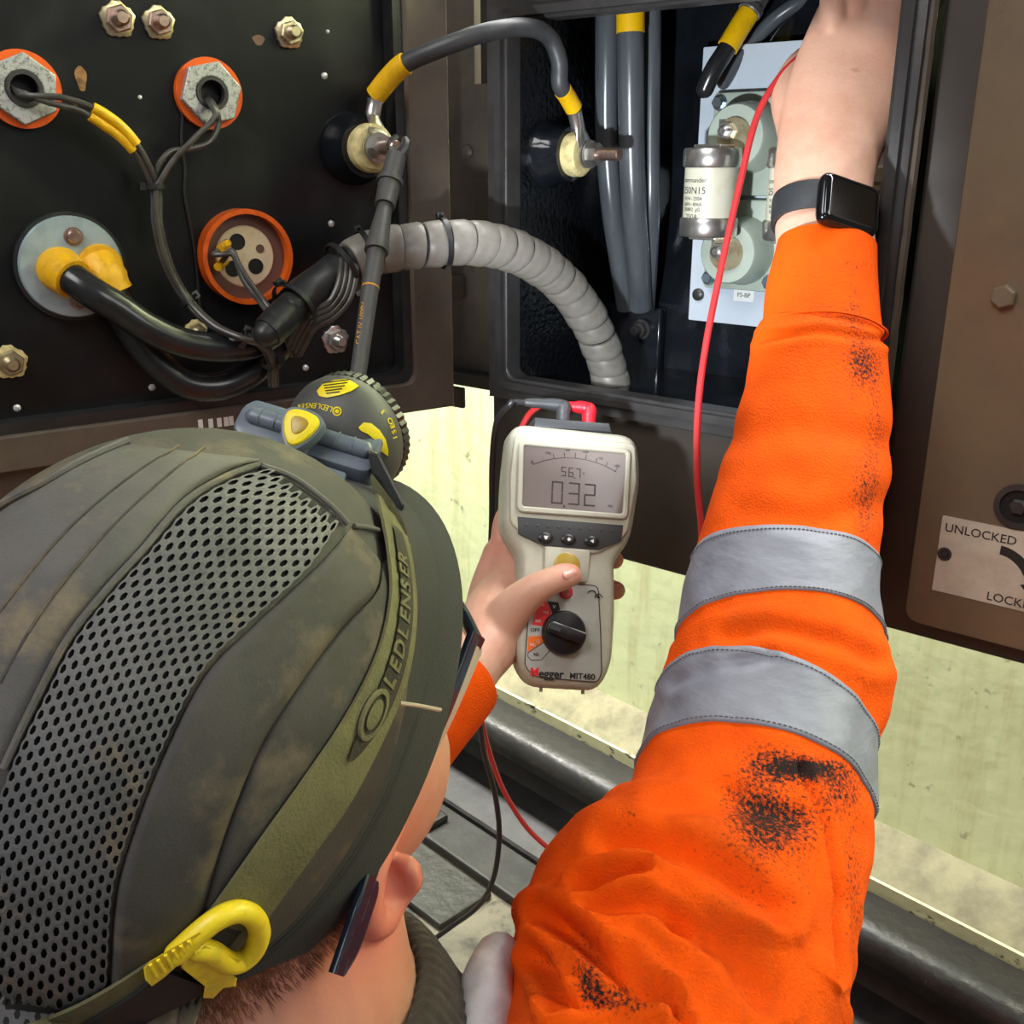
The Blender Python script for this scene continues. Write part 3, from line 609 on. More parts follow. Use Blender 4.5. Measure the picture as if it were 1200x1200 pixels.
tie(PL.hit(182, 218, 0.006), PL.hit(184, 232, 0.006) - PL.hit(181, 210, 0.006), 0.0062, 'small black cable tie just below the yellow wire sleeves', headdir=-RT)
tie(PL.hit(219, 352, 0.012), PL.hit(226, 360, 0.014) - PL.hit(212, 340, 0.01), 0.0058, 'small black cable tie on the wires above the thick cables', headdir=UP)
tie(PL.hit(286, 398, 0.051), PL.hit(296, 401, 0.051) - PL.hit(276, 393, 0.048), 0.0062, 'small black cable tie where the wires reach the thick cables', headdir=UP)
tie(PL.hit(317, 424, 0.046), PL.hit(319, 436, 0.042) - PL.hit(312, 412, 0.05), 0.0068, 'small black cable tie on the drooping wire ends', headdir=RT)
tie(PL.hit(330, 384, 0.043), PL.hit(338, 396, 0.044) - PL.hit(320, 370, 0.036), 0.0062, 'small black cable tie on the connector wires', headdir=RT)

# jumper between the two stand-offs
jp = spline([P(x, y, d) for x, y, d in [(440, 112, 0.882), (456, 92, 0.872), (476, 74, 0.862), (520, 55, 0.850), (570, 38, 0.850), (615, 32, 0.866), (642, 42, 0.888), (655, 70, 0.902), (656, 98, 0.912), (664, 112, 0.924), (673, 128, 0.937)]], 10)
jum = thing('jumper_cable', 'dark grey jumper cable bridging the two stud terminals, yellow sleeves at both ends', 'cable', jp[0])
mb = MB(); mb.tube(jp, 0.0076, 18); mb.build('sheath', 'jumper', jum)
for a, b in [(0.0, 0.155), (0.905, 0.995)]:
    mb = MB(); mb.tube(cut(jp, a, b), 0.0092 if a == 0 else 0.0082, 20); mb.build('yellow_sleeve', 'yellow', jum)
def lug(parent, top, M, zoff):
    base = M @ Vector((0, 0, zoff)); d = (top - base); ax = M.to_3x3() @ Vector((0, 0, 1))
    dv = (d - ax * d.dot(ax)).normalized(); side = ax.cross(dv)
    mb = MB()
    mb.ringprism([(0.0125 * math.cos(t), 0.0125 * math.sin(t)) for t in [2 * math.pi * k / 24 for k in range(24)]], ngon(0.006, 24), Matrix.Translation(base) @ axisM(Vector((0, 0, 0)), ax, dv), -0.0016, 0.0016)
    pl = []
    for f_, hw, th in [(0.25, 0.0105, 0.0015), (0.42, 0.0088, 0.002), (0.55, 0.0072, 0.0040), (0.68, 0.0068, 0.0062), (0.95, 0.0068, 0.0066), (1.0, 0.0076, 0.0072)]:
        c = base + dv * (d.dot(dv) * f_) + ax * (d.dot(ax) * max(0, min(1, (f_ - 0.3) / 0.4)))
        pl.append([c + side * hw * math.cos(q) + ax * th * math.sin(q) for q in [2 * math.pi * j / 20 for j in range(20)]])
    mb.loft(pl); mb.build('crimp_lug', 'tin', parent)
lug(jum, jp[0] - UP * 0.004, SL, 0.0475)
lug(jum, jp[-1] - UP * 0.002, SR, 0.0475)

# crocodile test clip on the left terminal
pr = spline([P(x, y, d) for x, y, d in [(466, 176, 0.845), (461, 196, 0.842), (455, 222, 0.836), (447, 262, 0.822), (437, 318, 0.806), (428, 380, 0.79), (418, 450, 0.77)]], 12)
clipp = thing('test_clip', 'dark grey test clip gripping the left stud terminal, pointing down', 'test clip', pr[-1])
def seg(a, b, r0, r1, name, m_, parent, n=18):
    c = cut(pr, a, b); mb = MB(); mb.tube(c, [r0 + (r1 - r0) * k / (len(c) - 1) for k in range(len(c))], n, 'flat'); return mb.build(name, m_, parent)
jaw = MB()
for sgn in (-1, 1):
    j0 = pr[3]; jd = (pr[0] - pr[4]).normalized(); sdv = jd.cross(FW).normalized()
    jaw.tube([j0 + sdv * sgn * 0.003, j0 + jd * 0.007 + sdv * sgn * 0.0055, j0 + jd * 0.012 + sdv * sgn * 0.0052, j0 + jd * 0.016 + sdv * sgn * 0.003], [0.0045, 0.0045, 0.0040, 0.0025], 8)
jaw.build('jaw', 'dark_steel', clipp)
seg(0.02, 0.13, 0.0082, 0.0088, 'jaw_guard', 'probe', clipp); seg(0.125, 0.145, 0.0108, 0.0108, 'guard_ring', 'probe', clipp)
seg(0.14, 0.25, 0.0092, 0.0085, 'collar', 'probe', clipp); seg(0.25, 0.44, 0.0058, 0.0096, 'barrel', 'probe', clipp); seg(0.435, 0.455, 0.0098, 0.0098, 'guard_ring', 'probe', clipp)
seg(0.45, 1.0, 0.0072, 0.0062, 'grip', 'probe', clipp); seg(0.605, 0.612, 0.0071, 0.0071, 'gold_band', 'gold_print', clipp)
g0 = cut(pr, 0.66, 0.86); gd = (g0[0] - g0[-1]).normalized(); gx = gd; gy = FW.cross(gd).normalized() * 1; gn = -FW
gm = Matrix((gx, (-FW).cross(gx).normalized(), (-FW - gx * (-FW).dot(gx)).normalized())).transposed().to_4x4(); gm.translation = g0[len(g0) // 2] - FW * 0.0067 - RT * 0.0018
text('gold_lettering', 'CAT IV 1000V', 0.0062, gm, 'gold_print', clipp)

# ------------------------------------------------------------------ inside the middle case
for i, (lst, r, lab) in enumerate([
    ([(712, -20, -0.10), (711, 60, -0.10), (711, 160, -0.11), (717, 240, -0.12), (727, 310, -0.14), (735, 360, -0.16)], 0.0112, 'grey upright cable in the cabinet, left of the yellow-banded one'),
    ([(739, -20, -0.095), (739, 60, -0.095), (740, 160, -0.105), (743, 240, -0.115), (748, 310, -0.135), (751, 360, -0.155)], 0.0125, 'grey upright cable in the cabinet with a yellow band at its top'),
    ([(764, -20, -0.125), (764, 60, -0.125), (763, 160, -0.13), (763, 240, -0.135), (761, 310, -0.15), (758, 360, -0.165)], 0.0088, 'grey upright cable in the cabinet, right of the yellow-banded one')]):
    path = spline([PM.hit(x, y, w_) for x, y, w_ in lst], 10)
    e = thing('upright_cable', lab, 'cable', path[-1], 'upright cables in the open cabinet'); mb = MB(); mb.tube(path, r, 20); mb.build('sheath', 'cable_grey', e)
    if i == 1:
        mb = MB(); mb.tube(cut(path, 0.02, 0.135), r * 1.06, 22); mb.build('yellow_band', 'yellow', e)
# lugged cable at the top
lp = spline([P(x, y, d) for x, y, d in [(905, -30, 0.93), (886, 2, 0.93), (868, 30, 0.93), (850, 60, 0.932), (836, 82, 0.936), (826, 104, 0.945)]], 10)
e = thing('lugged_cable', 'black cable end with yellow sleeve and bright lug at the top of the cabinet', 'cable', lp[-1])
mb = MB(); mb.tube(cut(lp, 0.5, 1.0), 0.0085, 18, 'round'); mb.build('sheath', 'cable', e)
mb = MB(); mb.tube(cut(lp, 0.36, 0.66), 0.0100, 18); mb.build('yellow_sleeve', 'yellow', e)
mb = MB(); mb.tube(cut(lp, 0.0, 0.36), 0.0098, 18); mb.tube(cut(lp, 0.30, 0.345), 0.0112, 18); mb.build('crimp_lug', 'tin', e)
lp = spline([P(x, y, d) for x, y, d in [(980, -25, 0.93), (940, 0, 0.935), (905, 25, 0.95), (872, 62, 0.965), (848, 96, 0.975)]], 10)
e = MB(); e.tube(lp, 0.0068, 16, 'round'); tag(e.build('rear_cable', 'cable_grey'), 'grey cable sloping behind the yellow-sleeved cable end', 'cable')

# fuse board
FWp = DP + 0.018
fu = thing('fuse_board', 'pale fuse mounting board at the back of the open cabinet', 'fuse board', PM.M(-0.13, 0.80, FWp).translation)
mb = MB(); mb.prism(rounded(rect(-0.262, -0.018, 0.802, 1.062), 0.002), I4, FWp - 0.004, FWp, 0.001); mb.build('board_plate', 'panel_white', fu)
for z_ in (1.04, 0.82):
    for u_ in (-0.252, -0.03):
        mb = MB(); mb.box(PM.M(u_, z_, 0), -0.006, 0.006, -0.006, 0.006, DP, FWp - 0.004); mb.build('spacer', 'dark_steel', fu, smooth=False)
us, fuse_u = [], []
MW = FWp + 0.012
for k in range(3):
    uc = -0.200 + 0.0835 * k
    mb = MB(); mb.prism(rounded(rect(uc - 0.044 + 0.003, uc + 0.0395, 0.9270, 1.020), 0.004), I4, FWp, MW, 0.002); mb.build('base_moulding', 'moulding', fu)
    mb = MB(); mb.prism(rounded(rect(uc - 0.044 + 0.003, uc + 0.0395, 0.838, 0.9235), 0.004), I4, FWp, MW, 0.002); mb.build('base_moulding', 'moulding', fu)
    for z_ in (0.980, 0.876):
        M = PM.M(uc, z_, MW); mb = MB(); mb.lathe([(0.033, 0), (0.032, 0.004), (0.029, 0.030), (0.0275, 0.032)], M, 36); ps = mb.build('post_insulator', 'moulding', fu)
        mb = MB(); mb.lathe([(0.0165, 0.032), (0.0165, 0.036)], M, 28); mb.build('contact_ring', 'brass', ps)
    for u_, z_ in [(-0.034, 1.011), (0.031, 1.011), (-0.034, 0.935), (0.031, 0.935), (-0.034, 0.914), (0.031, 0.914), (-0.034, 0.848), (0.031, 0.848)]:
        M = PM.M(uc + u_, z_, MW); mb = MB(); mb.lathe([(0.0075, 0), (0.0075, 0.0014)], M, 16); mb.lathe([(0.006, 0.0014), (0.006, 0.0062), (0.005, 0.0072)], M, 6); mb.build('base_bolt', 'blue_bolt', fu, angle=25)
M = PM.at(819, 345, FWp); mb = MB(); mb.lathe([(0.0062, 0), (0.0062, 0.003), (0.004, 0.0045)], M, 16); mb.build('board_screw', 'dark_steel', fu)
M = PM.at(872, 346, FWp); mb = MB(); mb.box(M, -0.011, 0.011, -0.006, 0.006, 0, 0.0008); lb = mb.build('circuit_label', 'print_white', fu, smooth=False)
text('lettering', 'FS-BP', 0.0062, M @ Matrix.Translation((0, 0, 0.0009)), 'ink', lb)
labs = ['cartridge fuse with printed label, beside the red test lead', 'cartridge fuse behind the wrist with the watch', 'cartridge fuse against the cabinet jamb, right of the wrist']
for k in range(3):
    uc = -0.200 + 0.0835 * k - 0.012; w0 = MW + 0.050
    e = thing('cartridge_fuse', labs[k], 'fuse', PM.M(uc, 0.88, w0).translation, 'cartridge fuses on the fuse board')
    ax = axisM(PM.M(uc, 0.892, w0).translation, (0, 0, 1), PM.n)
    mb = MB(); mb.lathe([(0.0245, 0.012), (0.0245, 0.066)], ax, 40); mb.build('fuse_body', 'fuse_body', e)
    for h0 in (0.0, 0.061):
        mb = MB(); mb.lathe([(0.0255, h0), (0.0268, h0 + 0.002), (0.0268, h0 + 0.015), (0.0255, h0 + 0.017)], ax, 40); mb.build('end_cap', 'tin', e)
    for h0, sg_ in ((0.078, 1), (0.0, -1)):
        mb = MB(); z0 = 0.892 + h0
        mb.box(PM.M(uc, z0, 0), -0.014, 0.014, min(0, sg_ * 0.003), max(0, sg_ * 0.003), w0 - 0.022, w0 + 0.012)
        mb.box(PM.M(uc + 0.006, z0, 0), -0.012, 0.012, min(0, sg_ * 0.026), max(0, sg_ * 0.026), w0 - 0.022, w0 - 0.018)
        tgp = mb.build('fuse_tag', 'tin', e, smooth=False, bevel=0.001)
        M = PM.M(uc + 0.006, z0 + sg_ * 0.0145, w0 - 0.018); mb = MB(); mb.lathe([(0.010, 0), (0.010, 0.002)], M, 24); mb.lathe([(0.008, 0.002), (0.008, 0.009)], M, 6); mb.lathe([(0.005, 0.009), (0.005, 0.013), (0.003, 0.014)], M, 12); mb.build('tag_bolt', 'tin', tgp, angle=25)
    # printed label wrapped on the ceramic
    for j, (s_, sz, dz) in enumerate([('commander', 0.0058, 0.050), ('250N15', 0.0085, 0.041), ('415V~ 250A', 0.0042, 0.034), ('660V~ 80kA', 0.0042, 0.029), ('BS88:2  gG', 0.0042, 0.0245), ('250A', 0.0065, 0.018)]):
        # bend flat glyphs round the cylinder
        o = text('lettering', s_, sz, Matrix.Identity(4), 'ink', e, extrude=0)
        me = o.data; ce = ax.translation; xd = PM.n; yd = PM.u
        for v_ in me.vertices:
            th = (v_.co.x - 0.006) / 0.0247; p = ce + Vector((0, 0, dz + v_.co.y)) + (xd * math.cos(th) + yd * math.sin(th)) * 0.02475
            v_.co = p
#PART4
# ------------------------------------------------------------------ insulation tester
mo = P(672, 655, 0.795)
xa = CV(0.98, 0.078, 0.17).normalized(); ya = CV(0.038, -0.98, 0.17); ya = (ya - xa * ya.dot(xa)).normalized()
PT = Plane(mo, xa, ya)
T4 = PT.M(); k_ = 0.795 / 1200
tester = thing('insulation_tester', 'beige handheld insulation tester reading 0.32, held in the left hand', 'meter', PT.hit(660, 808))
out = [(599, 494), (748, 509), (753, 560), (742, 630), (722, 658), (723, 720), (719, 780), (703, 810), (622, 805), (604, 770), (610, 700), (611, 652), (590, 618), (592, 560)]
out = rounded(PT.poly(out), [22 * k_, 22 * k_, 20 * k_, 14 * k_, 10 * k_, 20 * k_, 20 * k_, 22 * k_, 22 * k_, 20 * k_, 20 * k_, 10 * k_, 14 * k_, 20 * k_], 5)
mb = MB()
mb.loft([[T4 @ Vector((x, y, z)) for x, y in inset(out, d)] for d, z in [(0.009, -0.040), (0.003, -0.036), (0.0, -0.028), (0.0, -0.008), (0.0012, -0.0035), (0.004, -0.0008), (0.007, 0.0)]])
body_t = mb.build('case', 'meter', tester, angle=60)
# raised head step and bezel
hd = rounded(PT.poly([(603, 507), (744, 520), (746, 565), (735, 626), (700, 650), (640, 645), (597, 615), (597, 560)]), 9 * k_, 4)
mb = MB(); mb.prism(hd, T4, -0.002, 0.0022, 0.0018); mb.build('head_face', 'meter', tester, angle=60)
bo = rounded(PT.poly([(607, 516), (738, 528), (734, 610), (604, 601)]), 9 * k_); bi = rounded(PT.poly([(613, 523), (732, 533), (728, 603), (611, 594)]), 3 * k_)
mb = MB(); mb.ringprism(bo, bi, T4, 0.001, 0.0048); mb.build('bezel', 'meter', tester, bevel=0.0012)
mb = MB(); mb.prism(PT.poly([(612, 522), (733, 532), (729, 604), (610, 595)]), T4, 0.0022, 0.0030); lcd = mb.build('display', 'lcd', tester, smooth=False)
# seven segment digits
SEG = {'0': 'abcdef', '1': 'bc', '2': 'abged', '3': 'abgcd', '5': 'afgcd', '6': 'afgedc', '7': 'abc'}
def digit(mb, ch, cx, cy, w_, h_, t):
    g = t * 0.25; hw, hh = w_ / 2, h_ / 2
    S_ = {'a': (-hw + g, hw - g, hh - t, hh), 'd': (-hw + g, hw - g, -hh, -hh + t), 'g': (-hw + g, hw - g, -t / 2, t / 2), 'f': (-hw, -hw + t, g, hh - g), 'e': (-hw, -hw + t, -hh + g, -g), 'b': (hw - t, hw, g, hh - g), 'c': (hw - t, hw, -hh + g, -g)}
    for c in SEG[ch]:
        x0, x1, y0, y1 = S_[c]; mb.box(T4, cx + x0, cx + x1, cy + y0, cy + y1, 0.0030, 0.00315)
mb = MB()
for ch, x, y in [('0', 652, 578), ('3', 671.5, 579.5), ('2', 690, 581)]:
    u_, v_ = PT.uv(x, y); digit(mb, ch, u_, v_, 14 * k_, 27 * k_, 2.0 * k_)
u_, v_ = PT.uv(660, 594); mb.box(T4, u_ - k_, u_ + k_, v_ - 1.5 * k_, v_ + 1.5 * k_, 0.0030, 0.00315)
for ch, x, y in [('5', 659.5, 553.5), ('6', 668, 554.5), ('7', 676.5, 555.5)]:
    u_, v_ = PT.uv(x, y); digit(mb, ch, u_, v_, 6 * k_, 11.5 * k_, 1.2 * k_)
u_, v_ = PT.uv(672.5, 561); mb.box(T4, u_ - .6 * k_, u_ + .6 * k_, v_ - .8 * k_, v_ + .8 * k_, 0.0030, 0.00315)
mb.build('digits', 'lcd_seg', lcd, smooth=False)
mb = MB(); uc, vc = PT.uv(669, 640)
ar = [T4 @ Vector((uc + 108 * k_ * math.sin(t), vc + 105 * k_ * math.cos(t), 0.00305)) for t in [R_(-28 + 56 * i / 24) for i in range(25)]]
mb.tube(ar, 0.0003, 4)
for i in range(0, 25, 3):
    t = R_(-28 + 56 * i / 24); mb.tube([T4 @ Vector((uc + r * k_ * math.sin(t), vc + r * k_ * math.cos(t), 0.00305)) for r in (106, 111)], 0.0003, 4)
mb.build('dial_scale', 'lcd_seg', lcd, smooth=False)
for s_, x, y in [('0', 622, 543), ('100k', 641, 532), ('1M', 664, 529), ('10M', 685, 531), ('1G', 703, 538), ('10G', 722, 547), ('V', 683, 556), ('MΩ', 714, 594)]:
    u_, v_ = PT.uv(x, y); text('scale_mark', s_, 0.0028, PT.M(u_, v_, 0.00305), 'lcd_seg', lcd)
# button bar
bb_ = PT.poly([(606, 606), (729, 616), (727, 634), (701, 645), (636, 640), (607, 626)])
mb = MB(); mb.prism(bb_, T4, 0.001, 0.0032, 0.0006); bar = mb.build('button_bar', 'meter_dark', tester)
for i in range(9):
    M = PT.at(617.5 + 12.5 * i, 615 + 0.85 * i, 0.0032); mb = MB(); mb.lathe([(0.0014, 0), (0.0010, 0.0004)], M, 10); mb.build('indicator_dot', 'wire', bar)
for (x, y), g_ in zip([(639, 630.5), (666, 632.5), (693, 634.5)], ['=', '♦', '◄']):
    M = PT.at(x, y, 0.003); mb = MB(); mb.lathe([(0.0058, 0), (0.0058, 0.0012), (0.0048, 0.0020), (0.003, 0.0023)], M @ Matrix.Diagonal((1, 0.75, 1, 1)), 24); b_o = mb.build('push_button', 'meter_black', bar)
    mb = MB(); mb.prism({'=': [(-0.0018, 0.0014), (0.0018, 0.0014), (0.0006, -0.0014), (-0.0006, -0.0014)], '♦': [(-0.0016, 0), (0, -0.0016), (0.0016, 0), (0, 0.0016)], '◄': [(-0.0016, 0), (0.0012, -0.0016), (0.0012, 0.0016)]}[g_], M, 0.0020, 0.0026); mb.build('button_symbol', 'print_white', b_o, smooth=False)
# handle face
mb = MB(); mb.prism(rounded(PT.poly([(638, 640), (691, 645), (687, 683), (637, 680)]), 3 * k_), T4, -0.0005, 0.0028, 0.001); mb.build('button_plinth', 'meter', tester)
M = PT.at(664, 663, 0.0026); mb = MB(); mb.lathe([(0.0102, 0), (0.0102, 0.0012), (0.0092, 0.0018)], M, 32); t_b = mb.build('test_button', 'olive', tester)
fp = rounded(PT.poly([(650, 683), (701, 686), (704, 745), (705, 790), (700, 800), (628, 794), (614, 782), (620, 700)]), 8 * k_, 4)
mb = MB(); mb.prism(fp, T4, -0.001, 0.0009, 0.0004); mb.build('handle_face', 'meter_face', tester)
mb = MB(); mb.ringprism(fp, inset(fp, 0.0006), T4, 0.0005, 0.00105); mb.build('face_outline', 'lcd_seg', tester, smooth=False)
M = PT.at(663, 694, 0.0008); mb = MB(); mb.lathe([(0.0052, 0), (0.0052, 0.0015), (0.0042, 0.0022)], M, 24); rb = mb.build('stop_button', 'button_red', tester)
mb = MB(); mb.ringprism(ngon(0.0028, 20), ngon(0.0021, 20), M, 0.002, 0.0025); mb.lathe([(0.001, 0.002), (0.001, 0.0025)], M, 10); mb.build('button_symbol', 'lcd', rb)
# selector printing
mb = MB(); mb.prism(PT.poly([(631, 704), (641, 706), (646, 718), (634, 734), (623, 732)]), T4, 0.0009, 0.0011); mb.build('red_print', 'print_red', tester, smooth=False)
mb = MB(); mb.prism(PT.poly([(641, 704.5), (654, 706), (656, 715), (647, 719)]), T4, 0.0009, 0.00115); mb.build('black_print', 'ink', tester, smooth=False)
u_, v_ = PT.uv(649, 711.5); text('lettering', 'V', 0.0038, PT.M(u_, v_, 0.0012), 'print_white', tester)
mb = MB(); mb.prism(PT.poly([(619, 746), (634, 745), (637, 752), (618, 764)]), T4, 0.0009, 0.0011); mb.build('orange_print', 'print_orange', tester, smooth=False)
mb = MB(); lpoly = PT.poly([(618, 765), (637, 752), (645, 762), (634, 774), (622, 774), (618, 770)]); mb.ringprism(lpoly, inset(lpoly, 0.0005), T4, 0.0009, 0.0011); mb.build('bell_outline', 'lcd_seg', tester, smooth=False)
for s_, x, y, sz, m_ in [('OFF', 626.5, 738.5, 0.0042, 'ink'), ('100', 634, 709, 0.0028, 'print_white'), ('250', 639, 718, 0.0028, 'print_white'), ('500', 630, 728, 0.0028, 'print_white'), ('Ω', 630, 752, 0.0036, 'print_white'), ('MΩ', 624, 756, 0.003, 'print_white'), ('kΩ', 628, 767, 0.0032, 'ink')]:
    u_, v_ = PT.uv(x, y); text('lettering', s_, sz, PT.M(u_, v_, 0.00125), m_, tester)
u_, v_ = PT.uv(626, 788); text('lettering', 'M', 0.0088, PT.M(u_, v_, 0.0011), 'print_red', tester, bold=0.0002)
u_, v_ = PT.uv(645.5, 790); text('lettering', 'egger', 0.0088, PT.M(u_, v_, 0.0011), 'ink', tester, bold=0.0002)
u_, v_ = PT.uv(682, 793); text('lettering', 'MIT480', 0.0064, PT.M(u_, v_, 0.0011), 'ink', tester, bold=0.0001)
# ballpoint squiggle
sq = [PT.hit(x, y, 0.0013) for x, y in [(689, 694), (693, 692), (697, 693), (699, 697), (703, 700), (697, 699), (702, 696), (706, 700)]]
mb = MB(); mb.tube(spline(sq, 5), 0.0004, 5); mb.build('pen_mark', 'ink', tester)
# rotary knob
M = PT.at(660, 742, 0.0008); mb = MB(); mb.lathe([(0.0172, 0), (0.0172, 0.004), (0.0160, 0.0065), (0.0145, 0.007)], M, 40); kn = mb.build('selector_knob', 'meter_black', tester)
Mk = M @ Matrix.Rotation(R_(-16), 4, 'Z')
gp = rounded([(-0.0158, -0.0042), (0.0, -0.0055), (0.0155, -0.0042), (0.0155, 0.004), (0.0, 0.0048), (-0.0158, 0.0042)], 0.003, 4)
mb = MB(); mb.prism(gp, Mk, 0.006, 0.0135, 0.0018); gr = mb.build('knob_grip', 'meter_black', kn)
mb = MB(); mb.prism(rounded(rect(-0.0138, -0.0055, -0.0016, 0.0016), 0.0008), Mk, 0.0134, 0.0138); mb.build('knob_pointer', 'meter_dark', kn)
mb = MB(); mb.tube([Mk @ Vector((x, 0.0042 - 0.00002, 0.0120)) for x in (-0.012, 0.0, 0.014)], 0.0004, 6); mb.build('knob_edge', 'meter', kn)
for x in (634, 683):
    mb = MB(); p = PT.hit(x, 806 + (x - 634) * 0.06, -0.012); mb.tube([p + ya * 0.004, p - ya * 0.003], 0.0013, 8); mb.build('case_pin', 'meter', tester)
# terminal block on top
mb = MB(); mb.prism(PT.poly([(628, 487), (716, 494), (719, 505), (627, 499)]), T4, -0.030, -0.004, 0.002); mb.build('terminal_block', 'meter_dark', tester)
# case screws hidden behind; test leads with plugs
red = thing('red_test_lead', 'red test lead running from the tester plug up to the hand in the cabinet', 'test lead', P(690, 1018, 1.05))
def plug(x, y, m_, parent, leftward):
    p = PT.hit(x, y, -0.016); mb = MB()
    mb.tube([p - ya * 0.006, p + ya * 0.002, p + ya * 0.006], [0.0054, 0.0056, 0.0058], 16); mb.tube(spline([p + ya * 0.004, p + ya * 0.0085, p + ya * 0.0105 - xa * 0.005 - PT.n * 0.002, p + ya * 0.0105 - xa * leftward - PT.n * 0.004], 4), [0.0058] * 6 + [0.0052] * 4 + [0.0042] * 2 + [0.0032], 16, 'round'); mb.build('plug', m_, parent)
    return p + ya * 0.0105 - xa * leftward - PT.n * 0.004
pe = plug(690, 492, 'red_plug', red, 0.022)
rl = spline([pe, pe - xa * 0.02 + PT.n * -0.006, P(634, 474, 0.83), P(619, 487, 0.84), P(606, 515, 0.845), P(595, 560, 0.85), P(588, 610, 0.87), P(578, 690, 0.92), P(566, 770, 0.93), P(563, 830, 0.94), P(573, 880, 0.97), P(592, 930, 1.0), P(622, 975, 1.03), P(660, 1005, 1.05), P(700, 1020, 1.05), P(760, 1000, 0.98), P(806, 900, 0.90), P(820, 760, 0.83), P(822, 680, 0.80), P(822, 620, 0.775), P(817, 560, 0.765), P(818, 480, 0.76), P(828, 400, 0.765), P(846, 310, 0.77), P(866, 220, 0.775), P(886, 140, 0.78), P(910, 95, 0.785), P(938, 66, 0.795), P(965, 50, 0.815)], 8)
mb = MB(); mb.tube(rl, 0.0026, 10); mb.build('flex', 'red_lead', red)
rp = [P(955, 58, 0.81), P(985, 35, 0.835), P(1000, 30, 0.89), P(1005, 40, 0.93)]
mb = MB(); mb.tube(spline(rp, 6), 0.0055, 14, 'round'); mb.build('probe_handle', 'red_plug', red)
blk = thing('black_test_lead', 'black test lead hanging from the tester and trailing onto the floor', 'test lead', P(500, 1105, 1.05))
pe = plug(660, 489, 'meter_dark', blk, 0.030)
bl = spline([pe, pe - xa * 0.012 - ya * 0.001, P(598, 474, 0.82), P(583, 492, 0.835), P(577, 540, 0.86), P(576, 620, 0.89), P(571, 700, 0.92), P(563, 780, 0.92), P(562, 830, 0.92), P(567, 880, 0.93), P(580, 930, 0.95), P(585, 980, 0.97), P(578, 1030, 1.0), P(560, 1062, 1.03), P(530, 1085, 1.06), P(500, 1105, 1.07), P(450, 1125, 1.07), P(380, 1130, 1.06)], 8)
mb = MB(); mb.tube(bl, 0.0026, 10); mb.build('flex', 'black_lead', blk)
#PART5
# ------------------------------------------------------------------ worker : head frame
HF = CV(.42, -.87, .25).normalized(); HU = CV(-.42, -.32, -.85); HU = (HU - HF * HU.dot(HF)).normalized(); HR = HF.cross(HU)
HC = P(213, 828, 0.428); HA = (0.092, 0.118, 0.115)
def H(r, f_, u): return HC + HR * r + HF * f_ + HU * u
def loc(p): q = p - HC; return Vector((q.dot(HR), q.dot(HF), q.dot(HU)))
def dome_hit(x, y, infl=0.0):
    d = ray(x, y); o = CAM - HC
    A = Vector((HA[0] + infl, HA[1] + infl, HA[2] + infl))
    ol = Vector((o.dot(HR) / A.x, o.dot(HF) / A.y, o.dot(HU) / A.z)); dl = Vector((d.dot(HR) / A.x, d.dot(HF) / A.y, d.dot(HU) / A.z))
    a = dl.dot(dl); b = ol.dot(dl); c = ol.dot(ol) - 1; D = b * b - a * c
    t = (-b - math.sqrt(D)) / a if D > 0 else -b / a
    return CAM + d * t
def dome_n(p):
    l = loc(p); g = Vector((l.x / HA[0] ** 2, l.y / HA[1] ** 2, l.z / HA[2] ** 2)); return (HR * g.x + HF * g.y + HU * g.z).normalized()

person = thing('person', 'person in orange work jacket and dark cap, reaching into the open cabinet', 'person', (-0.09, 0.25, 0.0))

# ---- skin body : one continuous mesh
bd = MB()
def limb(pts, n=16, sub=6, sq=None, up=None):
    pp = spline([p for p, r in pts], sub); rr = spline([Vector((r, 0, 0)) for p, r in pts], sub)
    bd.tube(pp, [max(0.002, q.x) for q in rr], n, 'round', sq, up)
def ell(c, ax, ra, n=28, m_=18):
    rings = []
    for i in range(1, m_):
        t = math.pi * i / m_
        rings.append([c + ax[0] * ra[0] * math.sin(t) * math.cos(q) + ax[1] * ra[1] * math.sin(t) * math.sin(q) + ax[2] * ra[2] * math.cos(t) for q in [2 * math.pi * j / n for j in range(n)]])
    bd.loft(rings)
AX = (HR, HF, HU)
ell(H(0, -0.006, -0.015), AX, (0.080, 0.100, 0.105)); ell(H(0, 0.036, -0.075), AX, (0.060, 0.066, 0.085)); ell(H(0, 0.062, -0.135), AX, (0.036, 0.032, 0.030))
for s_ in (-1, 1):
    ell(H(0.047 * s_, 0.002, -0.088), AX, (0.027, 0.048, 0.05)); ell(H(0.036 * s_, 0.066, -0.07), AX, (0.022, 0.022, 0.02))
ell(H(0, 0.088, -0.035), AX, (0.05, 0.012, 0.012))
limb([(H(0, 0.098, -0.045), 0.008), (H(0, 0.112, -0.070), 0.010), (H(0, 0.114, -0.080), 0.013)])
for s_ in (-1, 1): limb([(H(0.010 * s_, 0.105, -0.082), 0.008), (H(0.012 * s_, 0.100, -0.083), 0.007)])
limb([(H(-0.022, 0.086, -0.108), 0.005), (H(0, 0.096, -0.106), 0.0075), (H(0.022, 0.086, -0.108), 0.005)])
limb([(H(-0.018, 0.086, -0.117), 0.005), (H(0, 0.094, -0.117), 0.008), (H(0.018, 0.086, -0.117), 0.005)])
# neck
NB = P(395, 1290, 0.485)
limb([(H(0, -0.02, -0.06), 0.062), (P(330, 1120, 0.462), 0.057), (P(352, 1190, 0.468), 0.057), (NB, 0.064)], 24)
